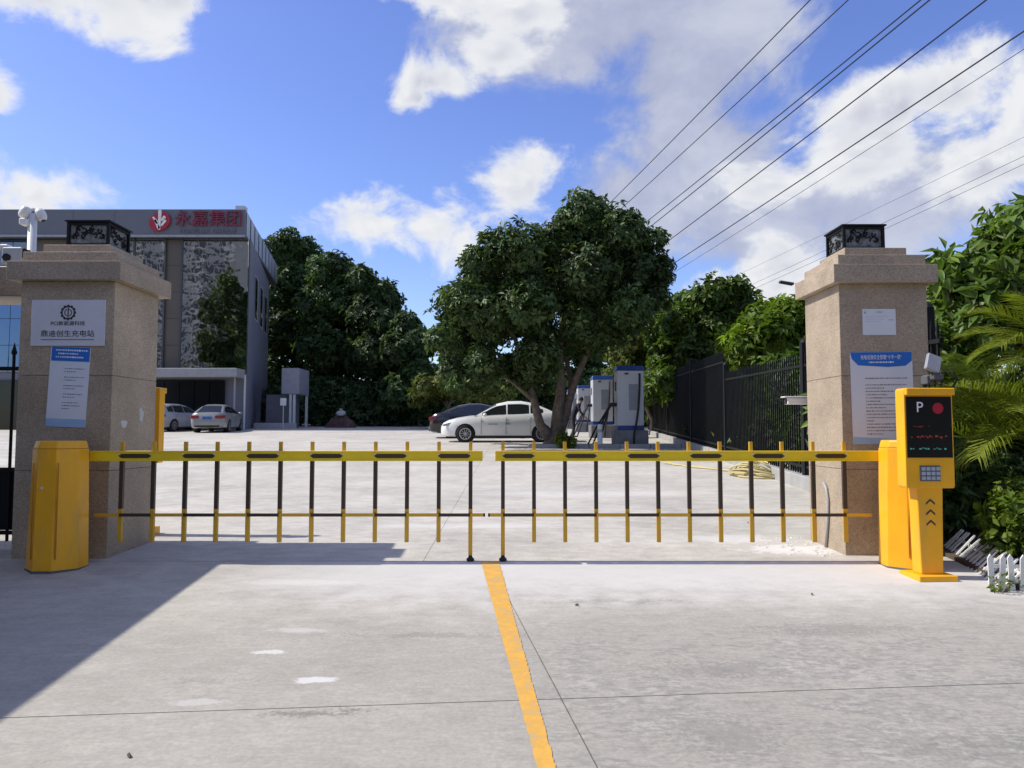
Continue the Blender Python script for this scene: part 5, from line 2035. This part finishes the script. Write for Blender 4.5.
for c in cl[::3]:
    limb(mb, [(-.15, 0, 1.6 + random.uniform(-.3, .3)), (c[0] * .5, c[1] * .5, (c[2] + 1.8) / 2), (c[0], c[1], c[2])], .05, .012, 6)
mb.build('trunk', BARK, t, smooth=True)


# palms
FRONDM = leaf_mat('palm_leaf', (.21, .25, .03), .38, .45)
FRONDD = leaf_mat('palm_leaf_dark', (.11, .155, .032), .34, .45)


def frond_mesh(L, arch, nl, ll, w, seed):
    rs_ = random.Random(seed)
    vs2, f2 = [], []
    mid = []
    K = 14
    for i in range(K + 1):
        u = i / K
        mid.append(Vector((L * u * (1 - .12 * u * arch), 0, L * (.55 * u - .75 * arch * u * u))))
    mb_ = MB().tube(mid, [.014 * (1 - .8 * i / K) for i in range(K + 1)], 5)

    def at_(u):
        x = u * K
        i = min(K - 1, int(x))
        return mid[i].lerp(mid[i + 1], x - i), (mid[i + 1] - mid[i]).normalized()
    for i in range(nl):
        u = .14 + .86 * i / nl
        p, tg = at_(u)
        l = ll * (math.sin(math.pi * (.18 + .78 * u)) ** .7) * rs_.uniform(.88, 1.08)
        for s in (-1, 1):
            up = Vector((0, 0, 1)) - tg * tg.z
            up.normalize()
            sd_ = tg.cross(up) * s
            dr = (sd_ * .70 + tg * (.85 + rs_.uniform(-.12, .12)) + up * rs_.uniform(.0, .35)).normalized()
            q1 = p + dr * l * .5 + up * .0
            q2 = p + dr * l + Vector((0, 0, -1)) * l * rs_.uniform(.12, .35)
            wv = tg * w * .5
            o_ = len(vs2)
            vs2 += [p - wv, p + wv, q1 + wv, q1 - wv, q2]
            f2 += [(o_, o_ + 1, o_ + 2, o_ + 3), (o_ + 3, o_ + 2, o_ + 4)]
    mb_.add(vs2, f2)
    me = mb_.mesh('frond')
    at2 = me.attributes.new('tone', 'FLOAT_COLOR', 'POINT')
    c = np.ones((len(me.vertices), 4), np.float32)
    c[:, :3] = (np.random.RandomState(seed).uniform(.75, 1.25, len(me.vertices)))[:, None]
    at2.data.foreach_set('color', c.reshape(-1))
    return me


FM = [frond_mesh(1.9, .62, 52, .85, .024, 1), frond_mesh(1.7, .85, 48, .8, .022, 2), frond_mesh(1.5, .45, 46, .8, .024, 3)]
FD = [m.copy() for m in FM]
for m in FM:
    m.materials.append(FRONDM)
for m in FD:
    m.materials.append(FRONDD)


def palm(label, x, y, z0, h, fr, lm):
    t_ = thing('palm', label, 'palm', (x, y, z0))
    if h > 0:
        MB().tube([(0, 0, -.1), (.02, 0, h * .5), (0, 0, h)], [.10, .075, .06], 9).build('trunk', BARK, t_, smooth=True)
    for (az_, pit, mi, sc) in fr:
        o_ = link('frond', lm[mi], None, t_)
        o_.location = (0, 0, h)
        o_.rotation_euler = (0, R(-pit), R(az_))
        o_.scale = (sc, sc, sc)
    return t_


pp = W(1042, 345, 7.6)
palm('tall palm with yellow-green fronds reaching in from the right edge', pp.x, 7.4, gz(7.4), pp.z - gz(7.4) - .1,
     [(180, 22, 0, .5), (200, 8, 1, .5), (160, 2, 1, .48), (215, 30, 0, .48), (240, 5, 1, .48), (190, -18, 1, .48), (170, 45, 2, .48), (140, 10, 0, .48), (60, 10, 0, .48), (0, 10, 1, .48), (300, 15, 1, .48), (225, -25, 1, .45)], FM)
pp = W(1040, 428, 6.9)
palm('low palm with a broad bright frond behind the payment console', pp.x, 6.9, gz(6.9), pp.z - gz(6.9) - .05,
     [(200, 8, 2, .8), (176, 24, 2, .7), (165, 8, 0, .6), (205, -8, 1, .6), (225, 18, 1, .55), (150, 30, 1, .55), (250, 0, 1, .55), (60, 10, 1, .55), (310, 10, 1, .55), (178, -20, 1, .6)], FM)
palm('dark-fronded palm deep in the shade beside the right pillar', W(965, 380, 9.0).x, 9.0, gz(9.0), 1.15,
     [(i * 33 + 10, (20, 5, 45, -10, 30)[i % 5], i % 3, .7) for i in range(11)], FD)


def shrub(label, x, y, cl_, n_ros, ln, wd, m, seed, yellow=.3, per=7, cat='shrub'):
    t_ = thing('shrub', label, cat, (x, y, gz(y) + .03))
    V4_, tone_ = rosettes(seed, cl_, n_ros, per, ln, wd, .3, .7, .3, .3, yellow, (40, 95))
    link('foliage', leaf_mesh('foliage', V4_, tone_), m, t_)
    mb_ = MB()
    for c in cl_:
        mb_.tube([(c[0] * .3, c[1] * .3, -.05), (c[0] * .7, c[1] * .7, c[2] * .6), (c[0], c[1], c[2])], [.014, .01, .006], 5)
    mb_.build('stem', BARK, t_)
    return t_


q = W(1012, 530, 6.3)
shrub('bright green leafy shrub leaning over the white picket edging', q.x, 6.2, [(-.05, -.05, .30, .24, .2, .24), (.22, -.1, .36, .26, .2, .26), (.45, -.15, .34, .25, .2, .26), (.12, .15, .5, .2, .2, .2), (.35, -.25, .14, .2, .15, .14)], 420, .085, .04, LEAF_LITE, 81, .35)
q = W(975, 500, 7.9)
shrub('dark low shrub in the shade between console and right palm', q.x, 7.9, [(0, 0, .35, .35, .3, .35), (.45, .1, .45, .35, .3, .4), (.9, .3, .5, .4, .3, .45)], 330, .15, .06, LEAF_BACK, 82, .15)
q = W(1000, 470, 7.9)
shrub('shadowy tangle of shrubs filling the bed beneath the palms', q.x, 8.3, [(-.6, .2, .6, .45, .4, .6), (.1, .3, .7, .5, .4, .7), (.8, .3, .7, .5, .4, .7), (-.2, .9, 1.3, .6, .4, .7), (.7, .8, 1.4, .6, .4, .7), (-.9, 1.0, 1.2, .4, .4, .7), (1.5, .5, 1.2, .6, .4, .8), (-.7, 1.1, 1.9, .4, .4, .5), (.2, 1.1, 2.0, .5, .4, .5)], 1500, .16, .065, LEAF_MID, 83, .2)
shrub('tuft of weeds at the foot of the white edging', ec_.x + .02, ec_.y - .06, [(0, 0, .05, .08, .05, .05), (.1, .0, .04, .06, .04, .04)], 9, .04, .015, LEAF_MID, 84, cat='weeds')

# ------------------------------------------------------------------ street lamp, poles and wires
q = W(785, 283, 30)
t = thing('street_lamp', 'slim street lamp whose dark head peeks out left of the right pillar', 'street lamp', (q.x + 1.5, 30, gz(30)))
zz = q.z - t.location.z
MB().tube([(0, 0, -.1), (0, 0, zz * .6), (0, 0, zz - .2)], [.09, .075, .05], 10).build('pole', STEEL, t, smooth=True)
MB().tube([(0, 0, zz - .22), (-.5, 0, zz - .12), (-1.1, 0, zz - .02)], .035, 8).build('arm', STEEL, t)
MB().prism([(-.28, -.1), (.28, -.12), (.28, .12), (-.28, .1)], -.05, .05, 0, Matrix.Translation((-1.45, 0, zz)) @ Matrix.Rotation(R(10), 4, 'Y')).build('lamp_head', mat('lamp_dark', (.05, .05, .055), .5), t, bevel=.02)

wires = [(810, 0, 560, 252, .016), (848, 0, 578, 247, .016), (918, 2, 590, 266, .018), (922, 6, 580, 282, .018), (986, 0, 600, 291, .018), (1024, 31, 610, 304, .018), (1024, 49, 616, 308, .008)]
wires2 = [(1024, 137, 690, 297, .007), (1024, 156, 700, 308, .009), (1024, 164, 704, 311, .009)]
YP = 46.0
ends = []
for i, (x0, y0, x1, y1, r) in enumerate(wires + wires2):
    Yf = YP if i < 7 else 60.0
    Fp = W(x1, y1, Yf)
    # level span: where the ray of the near pixel reaches the same height (a little higher for the sag)
    d = W(x0, y0, 1.0) - Vector((0, 0, ZC))
    Yn = (Fp.z + .3 - ZC) / d.z
    Np = W(x0, y0, Yn)
    far_end = Fp
    near_end = Np + (Np - Fp) * 1.3
    pts = []
    for k in range(33):
        u = k / 32
        p = far_end.lerp(near_end, u)
        uu = 1 / 2.3
        sag = .35 * (4 * u * (1 - u)) - .35 * (4 * uu * (1 - uu)) * u / uu if u < uu else 0.0
        pts.append(p - Vector((0, 0, max(0, sag))))
    wn = ['uppermost', 'second', 'third', 'fourth', 'fifth', 'sixth', 'thin seventh'][i] if i < 7 else ['upper', 'middle', 'lower'][i - 7]
    ob = MB().tube(pts, r, 5).build('power_line', mat('wire', (.02, .02, .025), .6))
    tag(ob, (wn + ' black overhead wire, counted from the left, of the bundle crossing top right') if i < 7 else (wn + ' of the three thin wires passing behind the right pillar lantern'), 'wire', 'overhead wires')
    ends.append((Fp, i))
c = sum((e[0] for e in ends[:7]), Vector()) / 7
t = thing('utility_pole', 'concrete utility pole hidden behind the crown of the big tree', 'pole', (W(561, 300, YP).x, YP + .15, gz(YP)))
topz = max(e[0].z for e in ends[:7]) - t.location.z + .4
MB().tube([(0, 0, -.2), (0, 0, topz)], [.18, .11], 12).build('pole', mat('pole_concrete', (.36, .35, .33), .85), t, smooth=True)
for (p, i) in ends[:7]:
    l = p - t.location
    MB().bar((0, 0, l.z - .12), (l.x, 0, l.z - .12), .08, .08).build('crossarm', STEEL, t)
    MB().lathe([(.05, -.1), (.06, -.03), (.03, .04)], 8, 0, Matrix.Translation(l)).build('insulator', WHITE, t)
c = sum((e[0] for e in ends[7:]), Vector()) / 3
t = thing('utility_pole', 'second concrete utility pole hidden behind the trees over the fence', 'pole', (c.x, 60.15, gz(60)))
MB().tube([(0, 0, -.2), (0, 0, c.z - t.location.z + .6)], [.18, .11], 12).build('pole', mat('pole_concrete', (.36, .35, .33), .85), t, smooth=True)
MB().bar((-1.2, 0, c.z - t.location.z - .3), (1.2, 0, c.z - t.location.z - .3), .08, .08).build('crossarm', STEEL, t)

# ------------------------------------------------------------------ litter on the concrete
rs = random.Random(44)
for i, (x, y) in enumerate([(129, 757), (577, 606), (812, 595), (748, 523)]):
    p = G(x, y)
    if p is None:
        continue
    s = .013
    pts = [(s * (1.4 + .3 * rs.random()) * math.cos(a_), s * math.sin(a_) * .6, .004 + .006 * rs.random()) for a_ in np.linspace(0, 6.28, 7)[:-1]]
    lf = MB().add(pts + [(0, 0, .018), (0, 0, .001)], [(j, (j + 1) % 6, 6) for j in range(6)] + [((j + 1) % 6, j, 7) for j in range(6)]).build('dry_leaf', mat('dry_leaf', (.10, .075, .05), .8))
    lf.location = (p.x, p.y, gz(p.y) + .001)
    lf.rotation_euler = (0, 0, rs.random() * 6)
    tag(lf, ['dark fallen leaf near the bottom left of the driveway', 'speck of a fallen leaf just right of the yellow line end', 'dark fallen leaf in front of the right cabinet', 'dry leaf below the right boom near the pillar', 'fallen leaf by the joint right of the yellow line', 'tiny leaf scrap beside the yellow line end'][i], 'leaf', 'fallen leaves')

# ------------------------------------------------------------------ the other side of the street, behind the viewer
road = MB().add([(-120, -14, gz(-14) + .0), (120, -14, gz(-14)), (120, -4.3, gz(-4.3)), (-120, -4.3, gz(-4.3))], [(0, 1, 2, 3)]).build('road', mat('asphalt', (.055, .055, .057), .9, var=.2, bump=.4))
tag(road, kind='structure')
for i, x in enumerate((-44, -33, -22, -11, 1, 12, 23, 34)):  # tree row added out of view to block sky and darken upright fronts
    Y = -19 + (i % 3) * 1.5
    h = 9 + (i * 37 % 5)
    t = thing('unseen_roadside_tree', 'unseen tree added behind the viewer to dim faces turned to the street, number %s from the left' % ('one', 'two', 'three', 'four', 'five', 'six', 'seven', 'eight')[i], 'tree', (x, Y, gz(Y)), 0, 'unseen trees across the street')
    rs = random.Random(i)
    cl = [(rs.uniform(-3, 3), rs.uniform(-1.5, 1.5), rs.uniform(2.5, h), 2.4, 2.2, 2.0) for _ in range(13)]
    V4, tone = rosettes(300 + i, cl, 900, 7, .8, .36, .5, .5, .4, .3, .2)
    link('crown', leaf_mesh('crown', V4, tone), LEAF_BACK, t)
    mb = MB()
    limb(mb, [(0, 0, -.1), (.1, 0, 2), (-.2, .1, 5), (0, 0, h - 1)], .3, .06, 8)
    mb.build('trunk', BARK, t, smooth=True)

# apartment tower across the street: what the mirror glass of the office building shows
t = thing('apartment_tower', 'pale apartment tower across the street behind the viewer', 'building', (-53, -30, gz(-30)))
o = t.location
MB().box(-8.5, 8.5, -10, 0, -1, 40).build('wall', mat('tower_wall', (.60, .58, .55), .8, var=.1, scale=.3), t)
MB().box(-9, 9, -10.5, .5, 40.001, 40.8).build('roof', mat('tower_roof', (.40, .33, .27), .8), t)
WIN = MB().box(-.38, .38, 0.001, .06, 0, 1.15).mesh('window')
WIN.materials.append(mat('tower_window', (.10, .10, .11), .3))
BAL = MB().box(-1.0, 1.0, 0.0, .7, -.1, .6).mesh('balcony')
BAL.materials.append(mat('tower_balcony', (.70, .69, .66), .7))
for fl in range(18):
    for k in range(14):
        w_ = link('window', WIN, None, t)
        w_.location = (-7.8 + k * 1.2, 0, 1.2 + fl * 2.15)
        if k % 4 == 1:
            b_ = link('balcony', BAL, None, t)
            b_.location = (-7.2 + k * 1.2, .02, .45 + fl * 2.15)
t = thing('unseen_roadside_tree', 'tall tree across the street behind the viewer, beside the pale tower', 'tree', (-40.5, -19, gz(-19)))
rs = random.Random(99)
cl = [(rs.uniform(-3, 3), rs.uniform(-2, 2), 5 + 18 * (i_ / 18) , 3.0 - 1.8 * i_ / 18, 2.8 - 1.6 * i_ / 18, 2.2) for i_ in range(19)]
V4, tone = rosettes(390, cl, 1800, 7, .8, .36, .5, .5, .4, .3, .2)
link('crown', leaf_mesh('crown', V4, tone), LEAF_BACK, t)
mb = MB()
limb(mb, [(0, 0, -.1), (.1, 0, 6), (-.2, .1, 14), (0, 0, 23)], .4, .06, 8)
mb.build('trunk', BARK, t, smooth=True)

shrub('dark leafy shrub squeezed between the right pillar and the pushed-over pickets', 4.12, 7.35, [(0, 0, .3, .25, .22, .32), (.3, .25, .45, .3, .25, .4), (.1, .3, .8, .25, .22, .3)], 330, .13, .055, LEAF_BACK, 85, .15)

# crumbs of old mortar at the foot of the right pillar
mb = MB()
rs = random.Random(12)
for i in range(70):
    x, y = 2.88 - abs(rs.gauss(0, .22)), 6.75 + rs.uniform(-.1, .9)
    k = rs.uniform(.006, .022)
    vs2 = [(x + k * rs.uniform(.6, 1.3) * dx, y + k * rs.uniform(.6, 1.3) * dy, gz(y) + max(0, k * dz * .7)) for dx, dy, dz in ((-1, -1, 0), (1, -1, 0), (1, 1, 0), (-1, 1, 0), (.1, 0, 1))]
    mb.add(vs2, [(0, 1, 4), (1, 2, 4), (2, 3, 4), (3, 0, 4)])
ob = mb.build('mortar_crumbs', mat('mortar_pale', (.50, .48, .45), .9))
tag(ob, 'pale mortar crumbs scattered on the concrete at the foot of the right pillar', 'rubble', kind='stuff')

palm('feathery young palm rising right behind the payment console screen', W(985, 400, 8.3).x, 8.3, gz(8.3), .75, [(i * 31 + 5, (35, 15, 55, 5, 42)[i % 5], i % 3, .62) for i in range(12)], FM)
